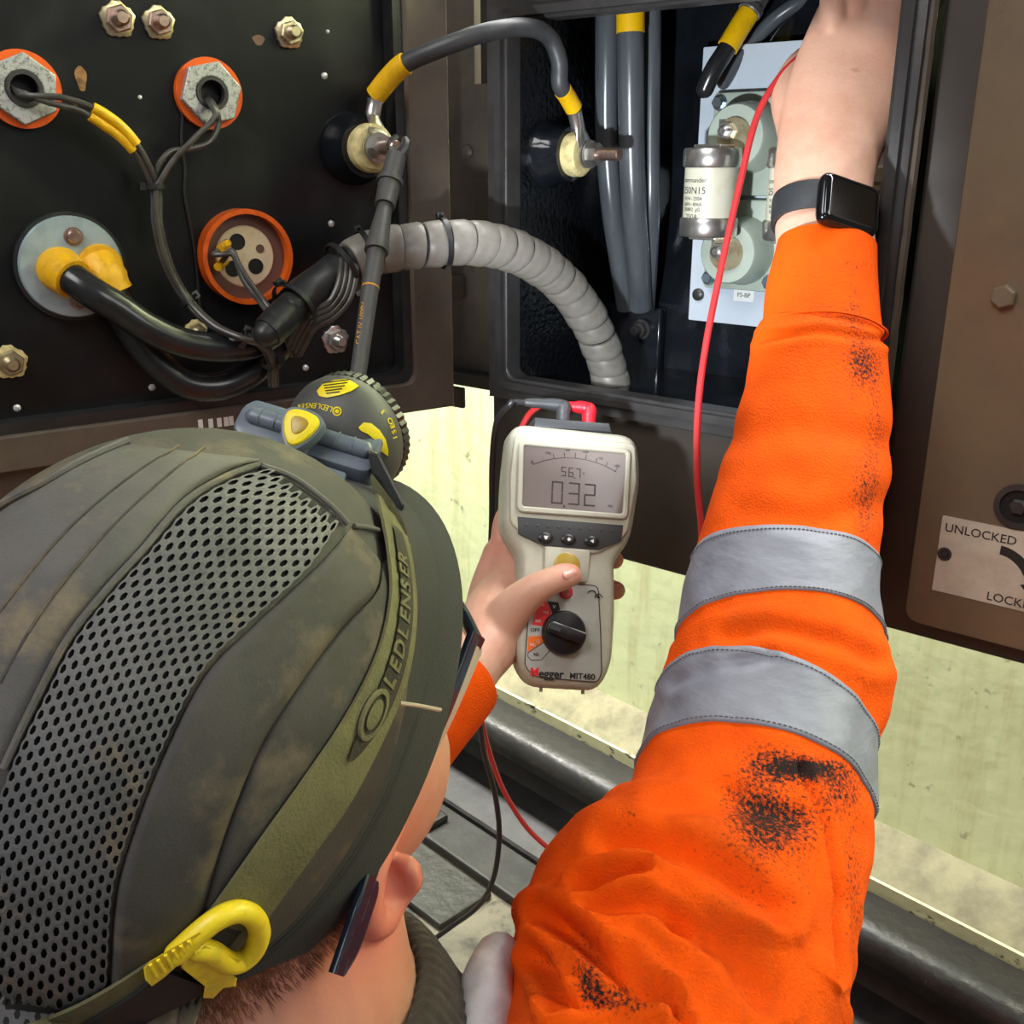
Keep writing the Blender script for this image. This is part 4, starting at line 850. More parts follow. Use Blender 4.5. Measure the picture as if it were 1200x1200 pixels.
# ears
def ear(mir):
    def q(x, y, d):
        p = P(x, y, d)
        if mir: p = p - HR * 2 * (p - HC).dot(HR)
        return p
    limb([(q(463, 966, .446), .0050), (q(446, 992, .434), .0068), (q(432, 1028, .426), .0078), (q(428, 1062, .425), .0080), (q(436, 1082, .430), .0072)], 12)
    limb([(q(436, 1082, .430), .0075), (q(448, 1078, .436), .0075), (q(462, 1062, .442), .0055), (q(474, 1046, .446), .0042)], 12)
    limb([(q(463, 1008, .442), .0040), (q(478, 1016, .440), .0050), (q(484, 1032, .442), .0048), (q(476, 1046, .446), .0042)], 12)
    limb([(q(440, 1010, .446), .008), (q(446, 1040, .444), .0095), (q(448, 1066, .445), .0085)], 12)
    limb([(q(452, 1010, .444), .006), (q(460, 1034, .444), .0065), (q(458, 1054, .446), .006)], 12)
    limb([(q(424, 1020, .462), .010), (q(440, 1040, .455), .010)], 12)
ear(False); ear(True)
# torso and arms under the clothes
SHR = P(770, 1260, 0.465); SHL = Vector((-0.27, 0.40, 0.52))
limb([(NB, 0.060), (Vector((-0.09, 0.34, 0.50)), 0.085), (Vector((-0.09, 0.29, 0.36)), 0.10), (Vector((-0.09, 0.22, 0.22)), 0.11)], 24)
limb([(Vector((-0.09, 0.34, 0.50)), 0.06), (P(770, 1330, 0.455), 0.045), (P(850, 1070, 0.535), 0.042), (P(895, 800, 0.612), 0.040), (P(930, 600, 0.668), 0.038), (P(958, 430, 0.71), 0.032), (P(967, 330, 0.735), 0.0285)], 20)
limb([(Vector((-0.09, 0.34, 0.50)), 0.06), (SHL, 0.055), (P(300, 1060, 0.63), 0.045), (P(380, 950, 0.68), 0.040), (P(450, 880, 0.71), 0.034), (P(520, 812, 0.745), 0.027), (P(562, 766, 0.785), 0.024)], 20)
# right wrist and hand : elliptical loft given by both outlines
def hand_loft(rows, thick):
    pts = [((L_ + R__) / 2, y, d) for y, L_, R__, d, _ in rows]
    cs = [P(*p) for p in pts]; rings = []
    for i, (y, L_, R__, d, th) in enumerate(rows):
        t = (cs[min(i + 1, len(cs) - 1)] - cs[max(i - 1, 0)]).normalized(); v = (cs[i] - CAM).normalized()
        x = t.cross(v).normalized(); yy = t.cross(x)
        hw = (R__ - L_) / 2 * d / 1200
        rings.append([cs[i] + x * hw * math.cos(q) + yy * hw * th * math.sin(q) for q in [2 * math.pi * j / 28 for j in range(28)]])
    bd.loft(rings)
hand_loft([(-28, 985, 1045, 0.785, 0.5), (-16, 972, 1058, 0.782, 0.5), (4, 963, 1064, 0.778, 0.46), (34, 950, 1065, 0.772, 0.44), (70, 935, 1064, 0.767, 0.44), (110, 922, 1058, 0.762, 0.46), (145, 914, 1044, 0.758, 0.50), (175, 911, 1031, 0.754, 0.56), (205, 908, 1022, 0.750, 0.66), (235, 907, 1019, 0.746, 0.72), (270, 910, 1021, 0.742, 0.76), (310, 912, 1025, 0.738, 0.80), (360, 915, 1025, 0.73, 0.8)], 1)
# knuckles and fingers curled away into the case
for x, y, r in [(978, -2, .0112), (1003, -8, .0115), (1027, 2, .0110), (1047, 22, .0100)]:
    limb([(P(x - 2, y + 40, 0.765), r * 0.75), (P(x, y + 4, 0.768), r), (P(x + 2, y - 14, 0.785), r * 0.95), (P(x + 2, y - 18, 0.815), r * 0.86), (P(x - 2, y + 14, 0.838), r * 0.82), (P(x - 8, y + 46, 0.832), r * 0.78)], 14)
limb([(P(935, 150, 0.768), .016), (P(924, 112, 0.785), .0135), (P(936, 78, 0.803), .0110), (P(962, 58, 0.822), .0098)], 14)
# left hand
limb([(P(540, 790, 0.768), .0225), (P(566, 762, 0.785), .0245), (P(582, 730, 0.812), .030), (P(598, 692, 0.832), .026), (P(598, 655, 0.846), .018)], 18)
limb([(P(575, 735, 0.815), .024), (P(580, 690, 0.840), .021), (P(586, 650, 0.850), .015)], 16)
limb([(P(578, 752, 0.796), .020), (P(592, 726, 0.788), .0175), (P(608, 706, 0.780), .0148), (P(628, 690, 0.773), .0122), (P(646, 681, 0.771), .0105), (P(660, 676, 0.773), .0104), (P(668, 674, 0.776), .0092)], 18)
limb([(P(592, 680, 0.848), .014), (P(590, 640, 0.852), .0115), (P(594, 606, 0.857), .0100), (P(616, 588, 0.872), .0092), (P(655, 585, 0.878), .0085), (P(690, 592, 0.876), .0078)], 14)
for k, (y, xt) in enumerate([(652, 720), (688, 722), (722, 704)]):
    limb([(P(596, y + 14, 0.846), .015), (P(604, y + 4, 0.868), .0115), (P(640, y, 0.884), .0098), (P(684, y, 0.880), .0090), (P(xt - 12, y + 2, 0.858), .0088), (P(xt, y + 4, 0.846), .0080)], 14)
me = bd.mesh('body', False)
tmp = bpy.data.objects.new('tmp_body', me); COL.objects.link(tmp)
rm = tmp.modifiers.new('r', 'REMESH'); rm.mode = 'VOXEL'; rm.voxel_size = 0.0018
sm = tmp.modifiers.new('s', 'SMOOTH'); sm.factor = 0.5; sm.iterations = 5
dg = bpy.context.evaluated_depsgraph_get(); me = bpy.data.meshes.new_from_object(tmp.evaluated_get(dg)); COL.objects.unlink(tmp); bpy.data.objects.remove(tmp)
me.shade_smooth(); me.name = 'body'
# ears, finger tips and knuckles are flushed
fl = me.attributes.new('flush', 'FLOAT', 'POINT')
spots = [(P(440, 1040, .43), .042, 1.0), (H(0.06, 0.03, -0.08), .05, .2), (P(668, 674, .776), .012, .7), (P(722, 656, .85), .014, .8), (P(722, 692, .85), .014, .8), (P(1003, 0, .77), .02, .6), (P(1045, 25, .77), .016, .7), (P(590, 640, .85), .04, .4), (P(360, 1150, .42), .05, .35)]
vals = [0.0] * len(me.vertices)
for i, v_ in enumerate(me.vertices):
    s_ = 0
    for c, r, a in spots:
        d2 = (v_.co - c).length_squared
        if d2 < 9 * r * r: s_ += a * math.exp(-d2 / (r * r))
    vals[i] = min(1, s_)
fl.data.foreach_set('value', vals)
sk = MT['skin']; nt = sk.node_tree; bs = nt.nodes['Principled BSDF']; lk_ = bs.inputs['Base Color'].links[0].from_socket
an = nt.nodes.new('ShaderNodeAttribute'); an.attribute_name = 'flush'; mx = nt.nodes.new('ShaderNodeMix'); mx.data_type = 'RGBA'
nt.links.new(an.outputs['Fac'], mx.inputs[0]); nt.links.new(lk_, mx.inputs[6]); mx.inputs[7].default_value = rgb(214, 128, 110); nt.links.new(mx.outputs[2], bs.inputs['Base Color'])
body = place(me, 'body', 'skin', Matrix.Identity(4), person)
from mathutils.bvhtree import BVHTree
bvh = BVHTree.FromPolygons([v_.co for v_ in me.vertices], [tuple(p.vertices) for p in me.polygons])
# finger nail of the thumb
def nail(x, y, w_, h_, rot):
    h = bvh.ray_cast(CAM, ray(x, y).normalized())
    if h[0] is None: return
    M = axisM(h[0], h[1], UP) @ Matrix.Rotation(rot, 4, 'Z'); mb = MB()
    mb.loft([[M @ Vector((h_ * math.cos(q) * s_, w_ * math.sin(q) * s_, z_ - 0.6 * (w_ * math.sin(q) * s_) ** 2 / w_)) for q in [2 * math.pi * j / 20 for j in range(20)]] for s_, z_ in ((1.0, -0.0012), (1.0, 0.0004), (0.85, 0.0007), (0.4, 0.0008), (0.05, 0.0008))]); mb.build('thumb_nail', 'nail', body)
nail(668, 672, 0.0046, 0.0062, R_(-72))
for s_ in (-1, 1):
    eb = MB(); c = H(0.031 * s_, 0.084, -0.055); eb.lathe([(0.0115 * math.sin(t), 0.0115 * -math.cos(t)) for t in [math.pi * (0.03 + 0.94 * k / 12) for k in range(13)]], axisM(c, HF), 20); eb.build('eye', 'print_white', body)
# short auburn hair at the nape
hb = MB(); rnd = random.Random(3)
poly = [(150, 1175), (262, 1128), (330, 1075), (395, 1005), (412, 1045), (402, 1100), (360, 1140), (300, 1185), (270, 1230), (120, 1230)]
def inside(x, y, pl):
    c = False; j = len(pl) - 1
    for i in range(len(pl)):
        if (pl[i][1] > y) != (pl[j][1] > y) and x < (pl[j][0] - pl[i][0]) * (y - pl[i][1]) / (pl[j][1] - pl[i][1]) + pl[i][0]: c = not c
        j = i
    return c
cnt = 0
for _ in range(26000):
    x = rnd.uniform(110, 425); y = rnd.uniform(990, 1235)
    if not inside(x, y, poly): continue
    h = bvh.ray_cast(CAM, ray(x, y).normalized())
    if h[0] is None: continue
    # thinner towards the neck
    edge = (x - 262) * 0.55 + (y - 1128) * 0.83
    if rnd.random() < max(0, min(0.95, (edge + 5) / 75)): continue
    n_ = h[1]; cdir = (CV(0.62 + rnd.uniform(-.25, .25), 0.75 + rnd.uniform(-.25, .25), 0.2)); cdir = (cdir - n_ * cdir.dot(n_)).normalized()
    L_ = rnd.uniform(0.003, 0.007); sd = n_.cross(cdir) * 0.00016
    p0 = h[0] - n_ * 0.0006; p1 = p0 + cdir * L_ * 0.5 + n_ * 0.0014; p2 = p0 + cdir * L_ + n_ * 0.0016
    hb.add([p0 - sd, p0 + sd, p1 + sd * .8, p1 - sd * .8, p2], [(0, 1, 2, 3), (3, 2, 4)])
ho = hb.build('hair', 'hair', body); ho['kind'] = 'stuff'

# ---- jacket : right sleeve
rows = [(288, 912, 1026, .735), (300, 909, 1026, .733), (345, 897, 1027, .725), (388, 893, 1030, .716), (400, 888, 1033, .714), (412, 881, 1036, .712), (480, 868, 1041, .70), (560, 845, 1037, .682), (640, 820, 1026, .662), (700, 803, 1026, .647), (755, 790, 1032, .632), (795, 780, 1040, .620), (850, 765, 1022, .604), (905, 748, 1020, .588), (960, 730, 1019, .570), (1010, 702, 1014, .553), (1050, 664, 1008, .538), (1100, 612, 998, .520), (1150, 590, 986, .503), (1200, 585, 976, .485), (1280, 582, 960, .455), (1370, 590, 940, .425), (1470, 600, 920, .395)]
NS, NA = 230, 150
ys = [r[0] for r in rows]
cen = spline([P((r[1] + r[2]) / 2, r[0], r[3]) for r in rows], 12); par = spline([Vector((r[0], r[1], r[2])) for r in rows], 12); dep = spline([Vector((r[3], 0, 0)) for r in rows], 12)
grooves = [([(684, 1038), (716, 1032), (754, 1024)], .010, 9), ([(640, 1072), (683, 1100), (726, 1143), (775, 1176)], .011, 11), ([(939, 896), (967, 970), (982, 1057), (978, 1150)], .0035, 5),
           ([(713, 986), (783, 990), (843, 1016), (908, 1068)], .006, 15), ([(730, 1117), (783, 1170), (800, 1200)], .006, 10), ([(628, 1122), (661, 1178)], .009, 10), ([(780, 950), (850, 935), (930, 960)], .003, 14),
           ([(800, 1080), (860, 1110), (900, 1170)], .005, 16), ([(700, 1060), (760, 1060), (800, 1085)], .004, 10), ([(890, 398), (960, 388), (1035, 400)], .0022, 5),
           ([(850, 745), (900, 735), (980, 752), (1030, 775)], .003, 10), ([(870, 600), (960, 612), (1030, 590)], .002, 14), ([(860, 515), (930, 500), (1035, 520)], .002, 16), ([(790, 800), (830, 785), (900, 770)], .002, 8), ([(660, 1190), (720, 1165), (780, 1180)], .006, 9)]
def seg_d(x, y, pl):
    best = 1e9
    for (ax, ay), (bx, by) in zip(pl, pl[1:]):
        dx, dy = bx - ax, by - ay; t = max(0, min(1, ((x - ax) * dx + (y - ay) * dy) / (dx * dx + dy * dy)))
        best = min(best, math.hypot(x - ax - t * dx, y - ay - t * dy))
    return best
def proj(p):
    q = p - CAM; z = q.dot(FW); return 600 + 1200 * q.dot(RT) / z, 600 - 1200 * q.dot(UP) / z
def sleeve_ring(i, infl=0.0, wr=True, n=NA):
    t = (cen[min(i + 3, len(cen) - 1)] - cen[max(i - 3, 0)]).normalized(); c = cen[i]; v = (c - CAM).normalized()
    x = t.cross(v).normalized(); y = t.cross(x)
    yy, L_, R__ = par[i]; d = dep[i].x
    hw = (R__ - L_) / 2 * d / 1200 * 0.985; out = []
    for j in range(n):
        q = 2 * math.pi * j / n; cq, sq_ = math.cos(q), math.sin(q)
        kd = 0.86 if sq_ > 0 else 0.75
        rad = (x * cq + y * sq_ * kd); p = c + x * hw * cq + y * hw * kd * sq_
        p = p - t * hw * (lerpl([600, 660, 750, 820, 900, 1000], [0.0, 0.13, 0.10, 0.02, 0.0, 0.0], yy) * cq + lerpl([600, 700, 800, 900, 1000], [0.0, 0.05, 0.22, 0.22, 0.0], yy) * max(0, sq_))
        if wr:
            s_ = yy / 1200; amp = 0.0011 + 0.0028 * max(0, min(1, (yy - 560) / 500))
            if yy < 410: amp = 0.0006
            dd = amp * (noise.noise(p * 26 + Vector((3, 1, 0))) + 0.5 * noise.noise(p * 60))
            px, py = proj(p)
            if sq_ > -0.25:
                for pl, a, w_ in grooves:
                    e = seg_d(px, py, pl)
                    if e < 3.2 * w_: a_2 = a * (1.5 if yy > 930 else 1.0); dd -= a_2 * math.exp(-(e / w_) ** 2); dd += a_2 * 0.45 * math.exp(-((e - 1.9 * w_) / w_) ** 2)
            p = p + rad.normalized() * (dd + infl)
        out.append(p)
    return out
rings = [sleeve_ring(i) for i in range(len(cen))]
jk = MB(); jk.loft(rings, True, False, False)
# inner return of the cuff
cuf = [sleeve_ring(0, -0.003), sleeve_ring(3, -0.004), sleeve_ring(8, -0.004)]
jk.loft([rings[0]] + cuf, True, False, False)
# left sleeve
def simple_sleeve(pts, n=40):
    pp = spline([p for p, r in pts], 10); rr = [q.x for q in spline([Vector((r, 0, 0)) for p, r in pts], 10)]
    m = MB(); m.tube(pp, rr, n, None); ct = sum(pp, Vector()) / len(pp)
    for v_ in m.v: v_ += Vector((1, 1, 1)) * 0
    jk.add([v_ + Vector((noise.noise(v_ * 25), noise.noise(v_ * 25 + Vector((9, 0, 0))), noise.noise(v_ * 25 + Vector((0, 9, 0))))) * 0.003 for v_ in m.v], m.f)
simple_sleeve([(SHL + Vector((0.03, 0, 0)), 0.078), (P(300, 1060, 0.63), 0.062), (P(380, 950, 0.68), 0.055), (P(450, 880, 0.715), 0.045), (P(505, 827, 0.738), 0.037), (P(530, 802, 0.752), 0.034), (P(538, 794, 0.757), 0.033)])
# torso
tr = []
for k in range(40):
    f_ = k / 39; z_ = 0.565 - 0.40 * f_
    a = lerpl([0, .06, .15, .5, 1], [.085, .135, .165, .16, .165], f_); b = lerpl([0, .1, .5, 1], [.06, .095, .115, .12], f_); yc = 0.36 - 0.12 * f_
    ring = []
    for j in range(72):
        q = 2 * math.pi * j / 72; p = Vector((-0.09 + a * math.cos(q), yc + b * math.sin(q), z_)); p += Vector((math.cos(q), math.sin(q), 0)) * 0.006 * noise.noise(p * 16); ring.append(p)
    tr.append(ring)
jk.loft(tr, True, False, False)
jc = sum(jk.v, Vector()) / len(jk.v)
jko = jk.build('jacket', 'orange', person, angle=180)
# soot patches on the fleece, each with a shape of its own
at = jko.data.attributes.new('soot', 'FLOAT', 'POINT')
soot = [(905, 890, 42, 24, .55), (872, 935, 34, 28, .36), (900, 960, 56, 40, .3), (955, 905, 60, 16, .4), (1000, 800, 40, 50, .22), (820, 1000, 70, 40, .12), (1000, 1000, 30, 120, .2), (760, 1120, 60, 40, .15), (680, 1110, 30, 30, .3),  (950, 900, 40, 12, .55), (900, 980, 40, 45, .42), (940, 960, 40, 30, .3), (985, 930, 25, 18, .45), (1010, 425, 26, 36, .6), (1028, 500, 14, 60, .4), (1014, 590, 18, 60, .5), (985, 520, 30, 80, .12), (940, 1040, 20, 50, .25), (690, 1150, 16, 26, .65), (715, 1165, 30, 12, .6), (735, 955, 14, 20, .35), (860, 1060, 60, 30, .22), (960, 370, 40, 14, .3), (1000, 360, 18, 40, .3), (905, 470, 20, 60, .16), (1000, 310, 30, 12, .3), (640, 1130, 12, 26, .35), (820, 600, 10, 40, .3), (740, 1180, 60, 10, .5), (1000, 1060, 14, 90, .25), (930, 320, 14, 8, .3)]
mw = WM[jko.name]; vals = []
for v_ in jko.data.vertices:
    p = mw @ v_.co; px, py = proj(p); s_ = 0.14
    if (p - CAM).dot(FW) < 0.8 and px > 560:
        for sx_, sy_, a, b, g_ in soot:
            e = ((px - sx_) / a) ** 2 + ((py - sy_) / b) ** 2
            if e < 6: s_ += g_ * math.exp(-e)
    vals.append(s_)
at.data.foreach_set('value', vals)
# reflective bands on the sleeve
def row_i(y): return min(range(len(par)), key=lambda i: abs(par[i].x - y))
for (y0, y1) in [(656, 752), (843, 926)]:
    i0, i1 = row_i(y0), row_i(y1); rg = []
    for i in range(i0, i1 + 1): rg.append(sleeve_ring(i, 0.0012))
    mb = MB(); inner_ = [sleeve_ring(i, -0.003) for i in (i0, i1)]
    mb.loft([inner_[0]] + rg + [inner_[1]], True, False, False); bo_ = mb.build('reflective_band', 'silver', jko, angle=180)
    for i in (i0 + 1, i1 - 1):
        rr_ = sleeve_ring(i, 0.0016, n=300); st = MB()
        for j in range(0, 300, 2): st.tube([rr_[j], rr_[j].lerp(rr_[(j + 1) % 300], 1.25)], 0.00045, 5)
        st.build('stitching', 'stitch', bo_)
# cuff seam
rr_ = sleeve_ring(row_i(394), 0.0022, n=200); mb = MB(); mb.tube(rr_ + [rr_[0]], 0.0009, 6); mb.build('cuff_seam', 'orange', jko)
# shoulder tape
ps = [(P(584, 1118, .503), .0105), (P(578, 1132, .498), .0120), (P(573, 1146, .492), .0125), (P(570, 1180, .48), .0125), (P(568, 1230, .465), .013)]
pp = spline([p for p, r in ps], 8); rr_ = [q.x for q in spline([Vector((r, 0, 0)) for p, r in ps], 8)]
mb = MB(); mb.tube(pp, rr_, 28, 'round', None)
mb.v = [v_ + Vector((noise.noise(v_ * 70), noise.noise(v_ * 70 + Vector((5, 0, 0))), noise.noise(v_ * 70 + Vector((0, 5, 0))))) * 0.0015 for v_ in mb.v]
mb.build('shoulder_tape', 'silver_new', jko, angle=180)
# dark knitted collar : ribbed roll round the neck
cc = [P(338, 1236, 0.474), P(356, 1268, 0.480), P(380, 1320, 0.488)]
cax = (cc[2] - cc[0]).normalized(); M = axisM(cc[0], -cax, RT)
NR = 288; prof = [(0.066, -0.040), (0.067, -0.015), (0.0665, 0.006), (0.068, 0.016), (0.073, 0.021), (0.079, 0.018), (0.083, 0.006), (0.086, -0.012), (0.090, -0.030), (0.096, -0.050), (0.104, -0.070)]
rg = []
pf = spline([Vector((r, h, 0)) for r, h in prof], 6)
for q_ in pf:
    ring = []
    for j in range(NR):
        th = 2 * math.pi * j / NR
        r = q_.x + 0.0006 * math.cos(th * 72)
        hh = q_.y + 0.002 * math.cos(th - R_(40))
        ring.append(M @ Vector((r * math.cos(th), r * math.sin(th), hh)))
    rg.append(ring)
mb = MB(); mb.loft(rg, True, False, False); mb.build('collar', 'knit', person, angle=180)
tg = MB(); tg.tube(spline([P(524, 1160, .498), P(531, 1170, .495), P(534, 1182, .492)], 4), 0.0055, 16, 'round'); tg.build('collar_toggle', 'orange', person)
# trousers and boots, kneeling below the frame
tm_ = MB()
for s_ in (-1, 1):
    tm_.tube(spline([Vector((-0.09 + 0.05 * s_, 0.24, 0.20)), Vector((-0.09 + 0.09 * s_, 0.34, 0.17)), Vector((-0.09 + 0.11 * s_, 0.52, 0.10)), Vector((-0.09 + 0.11 * s_, 0.56, 0.075)), Vector((-0.09 + 0.10 * s_, 0.46, 0.065)), Vector((-0.09 + 0.09 * s_, 0.18, 0.062))], 8), [0.105] * 8 + [0.09] * 8 + [0.074] * 16 + [0.06] * 9, 24, 'round')
tm_.build('trousers', 'trouser', person, angle=180)
for s_ in (-1, 1):
    mb = MB(); x = -0.09 + 0.09 * s_
    mb.tube(spline([Vector((x, 0.22, 0.06)), Vector((x, 0.12, 0.058)), Vector((x, 0.04, 0.05)), Vector((x, 0.0, 0.045))], 6), [0.05] * 6 + [0.047] * 6 + [0.042] * 7, 20, 'round'); mb.build('boot', 'boot', person)

# ------------------------------------------------------------------ cap
cap = thing('bump_cap', 'dusty dark grey baseball-style bump cap with perforated side mesh', 'cap', HC)
def cap_pt(th, u, k=1.0): return None
# crown shell down to U=-0.03 then a flared hem
rg = []
for i in range(30):
    if i < 24:
        ph = R_(90) - R_(90 + 14) * (i + 0.3) / 23; ca, sa = math.cos(ph), math.sin(ph)
        rg.append([H(HA[0] * ca * math.sin(q), HA[1] * ca * math.cos(q), HA[2] * sa) for q in [2 * math.pi * j / 96 for j in range(96)]])
    else:
        f_ = (i - 23) / 6
        a0 = HA[0] * math.cos(R_(14)); b0 = HA[1] * math.cos(R_(14)); u = HA[2] * math.sin(R_(-14)) - 0.020 * f_
        rg.append([H((a0 + (0.094 - a0) * f_) * math.sin(q), ((b0 + ((0.138 if math.cos(q) > 0 else 0.1175) - b0) * f_ ** 0.8)) * math.cos(q), u + (-0.006 * f_ * max(0, math.cos(q)))) for q in [2 * math.pi * j / 96 for j in range(96)]])
# inner side
for off_ in (0.003, 0.004):
    rg.append([p - (p - H(0, 0, loc(p).z)).normalized() * off_ - HU * (0.0 if off_ > 0.0035 else 0.001) for p in rg[29]])
rg.append([H(loc(p).x * 0.97, loc(p).y * 0.97, loc(p).z + 0.002) for p in rg[20]])
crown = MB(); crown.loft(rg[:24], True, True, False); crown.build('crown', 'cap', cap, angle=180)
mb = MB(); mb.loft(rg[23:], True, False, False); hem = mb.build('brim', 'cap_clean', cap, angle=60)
tb = [p + (p - HC).normalized() * 0.0006 for p in rg[23]]; mb = MB(); mb.tube(tb + [tb[0]], 0.0009, 6); mb.build('brim_seam', 'cap_clean', cap)

def border(px, n=60):
    pp = spline([Vector((x, y, 0)) for x, y in px], 10); L_ = [0]
    for a, b in zip(pp, pp[1:]): L_.append(L_[-1] + (b - a).length)
    def f_(s):
        t = s * L_[-1]
        for i in range(len(L_) - 1):
            if t <= L_[i + 1]:
                k = (t - L_[i]) / max(1e-6, L_[i + 1] - L_[i]); return pp[i].lerp(pp[i + 1], k)
        return pp[-1]
    return f_
BLm = border([(318, 548), (270, 562), (222, 592), (175, 646), (134, 690), (87, 750), (47, 827), (12, 900), (-20, 990), (-45, 1090), (-60, 1200), (-66, 1260)])
BRm = border([(398, 612), (370, 655), (345, 682), (292, 730), (236, 788), (190, 879), (157, 961), (133, 1042), (126, 1142), (122, 1200), (118, 1270)])
def mesh_pt(a, b, infl):
    p = BLm(max(0, min(1, a))).lerp(BRm(max(0, min(1, a))), b); return dome_hit(p.x, p.y, infl)
NAa, NBb = 42, 15
mb = MB()
for i in range(NAa):
    for j in range(NBb):
        ca = (i + 0.5 + (0.5 if j % 2 else 0)) / (NAa + 0.5); cb = (j + 0.5) / NBb
        ha, hb_ = 0.5 / (NAa + 0.5), 0.5 / NBb
        # hexagonal cell, pointing along the strip
        cor = [(ca - ha, cb - hb_ * 0.66 * 0.5), (ca - ha, cb + hb_ * 0.66 * 0.5), (ca, cb + hb_ * 1.32), (ca + ha, cb + hb_ * 0.33), (ca + ha, cb - hb_ * 0.33), (ca, cb - hb_ * 1.32)]
        cor = [(ca - ha, cb - hb_ * 0.67), (ca - ha, cb + hb_ * 0.67), (ca, cb + hb_ * 1.33), (ca + ha, cb + hb_ * 0.67), (ca + ha, cb - hb_ * 0.67), (ca, cb - hb_ * 1.33)]
        cor = [(max(0, min(1, x)), max(0, min(1, y))) for x, y in cor]
        hole = []
        for t in range(6):
            th = 2 * math.pi * (t + 3.5 - 6) / 6
            x, y = cor[t]; hole.append((ca + (x - ca) * 0.56, cb + (y - cb) * 0.50))
        o_ = [mesh_pt(x, y, 0.0022) for x, y in cor]; h_ = [mesh_pt(x, y, 0.0021) for x, y in hole]; d_ = [mesh_pt(x, y, 0.0002) for x, y in hole]
        mb.add(o_ + h_ + d_, [(t, (t + 1) % 6, 6 + (t + 1) % 6, 6 + t) for t in range(6)] + [(6 + t, 6 + (t + 1) % 6, 12 + (t + 1) % 6, 12 + t) for t in range(6)])
mo_ = mb.build('mesh_panel', 'cap_mesh', cap, angle=50)
# dark liner seen through the holes
mb = MB(); gl = [[mesh_pt(i / 40, 0.01 + 0.98 * j / 16, 0.0004) for j in range(17)] for i in range(41)]
mb.loft(gl, False); mb.build('mesh_liner', 'cap_inner', cap)
def patch(bl, br, name, m_, h0, ni=60, nj=24, edge=0.12, lim=None):
    mb = MB(); g = []
    for i in range(ni + 1):
        row = []
        for j in range(nj + 1):
            b = j / nj; p = bl(i / ni).lerp(br(i / ni), b); e = min(b, 1 - b, i / ni * 2, (1 - i / ni) * 2) / edge
            row.append(dome_hit(p.x, p.y, 0.0006 + h0 * min(1, max(0, e)) ** 0.5))
        g.append(row)
    mb.loft(g, False); return mb.build(name, m_, cap, angle=180)
# padded side panel between mesh and strap, in two strips
S1 = border([(412, 618), (385, 650), (350, 684), (296, 734), (240, 792), (194, 881), (161, 963), (137, 1044), (129, 1142), (126, 1200), (124, 1260)])
S2 = border([(448, 660), (440, 695), (402, 735), (350, 804), (303, 880), (264, 978), (240, 1060), (225, 1120), (214, 1165), (205, 1210), (200, 1260)])
S3 = border([(470, 640), (474, 700), (462, 775), (432, 850), (390, 930), (345, 1000), (310, 1052), (285, 1090), (262, 1125), (240, 1165), (225, 1220)])
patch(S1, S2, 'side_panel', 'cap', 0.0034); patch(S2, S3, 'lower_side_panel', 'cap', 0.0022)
# smooth top panel with a seam on its far side
TA = border([(146, 520), (90, 545), (40, 575), (0, 600), (-60, 650), (-120, 720), (-170, 810), (-200, 900)])
TB = border([(306, 538), (262, 554), (214, 584), (167, 640), (126, 684), (79, 744), (38, 822), (4, 895)])
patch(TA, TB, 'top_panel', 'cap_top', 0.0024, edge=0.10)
FA = border([(160, 520), (210, 514), (270, 514), (330, 526), (380, 548)]); FB = border([(318, 542), (330, 546), (352, 556), (384, 580), (404, 604)])
# stitched welts
for px, r in [([(150, 516), (100, 538), (50, 566), (0, 592), (-50, 630)], .0016), ([(310, 542), (262, 560), (215, 590), (167, 645), (126, 690), (79, 750), (38, 828), (4, 900)], .0013), ([(306, 545), (345, 560), (385, 590), (408, 614)], .0012), ([(415, 616), (440, 620), (462, 630)], .0010)]:
    pp = spline([dome_hit(x, y, 0.0018) for x, y in px], 12); mb = MB(); mb.tube(pp, r, 8); mb.build('seam', 'cap_top', cap)
# vent welt lines on the top panel
for px in [[(210, 522), (150, 560), (80, 620), (20, 690), (-30, 760)], [(240, 524), (185, 566), (110, 640), (50, 715), (0, 800)]]:
    pp = spline([dome_hit(x, y, 0.0031) for x, y in px], 12); mb = MB(); mb.tube(pp, 0.0006, 6); mb.build('stitch_line', 'cap', cap)

# ------------------------------------------------------------------ headlamp with strap
hl = thing('headlamp', 'grey and yellow headlamp strapped to the front of the cap', 'headlamp', P(405, 512, 0.5))
LC = P(405, 512, 0.503); tgt = P(850, 230, 1.0); LA = (tgt - LC).normalized(); ML = axisM(LC, LA, UP)
sh_ = [(0.031 * math.sin(t), -0.024 * math.cos(t)) for t in [R_(3 + 87 * k / 14) for k in range(15)]] + [(0.0308, 0.003), (0.0298, 0.006)]
mb = MB(); mb.lathe(sh_, ML, 56); shell = mb.build('lamp_shell', 'lamp_body', hl, angle=60)
mb = MB(); n_ = 96; mb.ringprism([((0.0306 if j % 2 else 0.0298) * math.cos(2 * math.pi * j / n_), (0.0306 if j % 2 else 0.0298) * math.sin(2 * math.pi * j / n_)) for j in range(n_)], ngon(0.026, n_), ML, 0.006, 0.011); mb.build('bezel_ring', 'lamp_black', hl, angle=20)
mb = MB(); mb.lathe([(0.0262, 0.006), (0.0262, 0.0095)], ML, 40); mb.build('lens', 'lens_glass', hl)
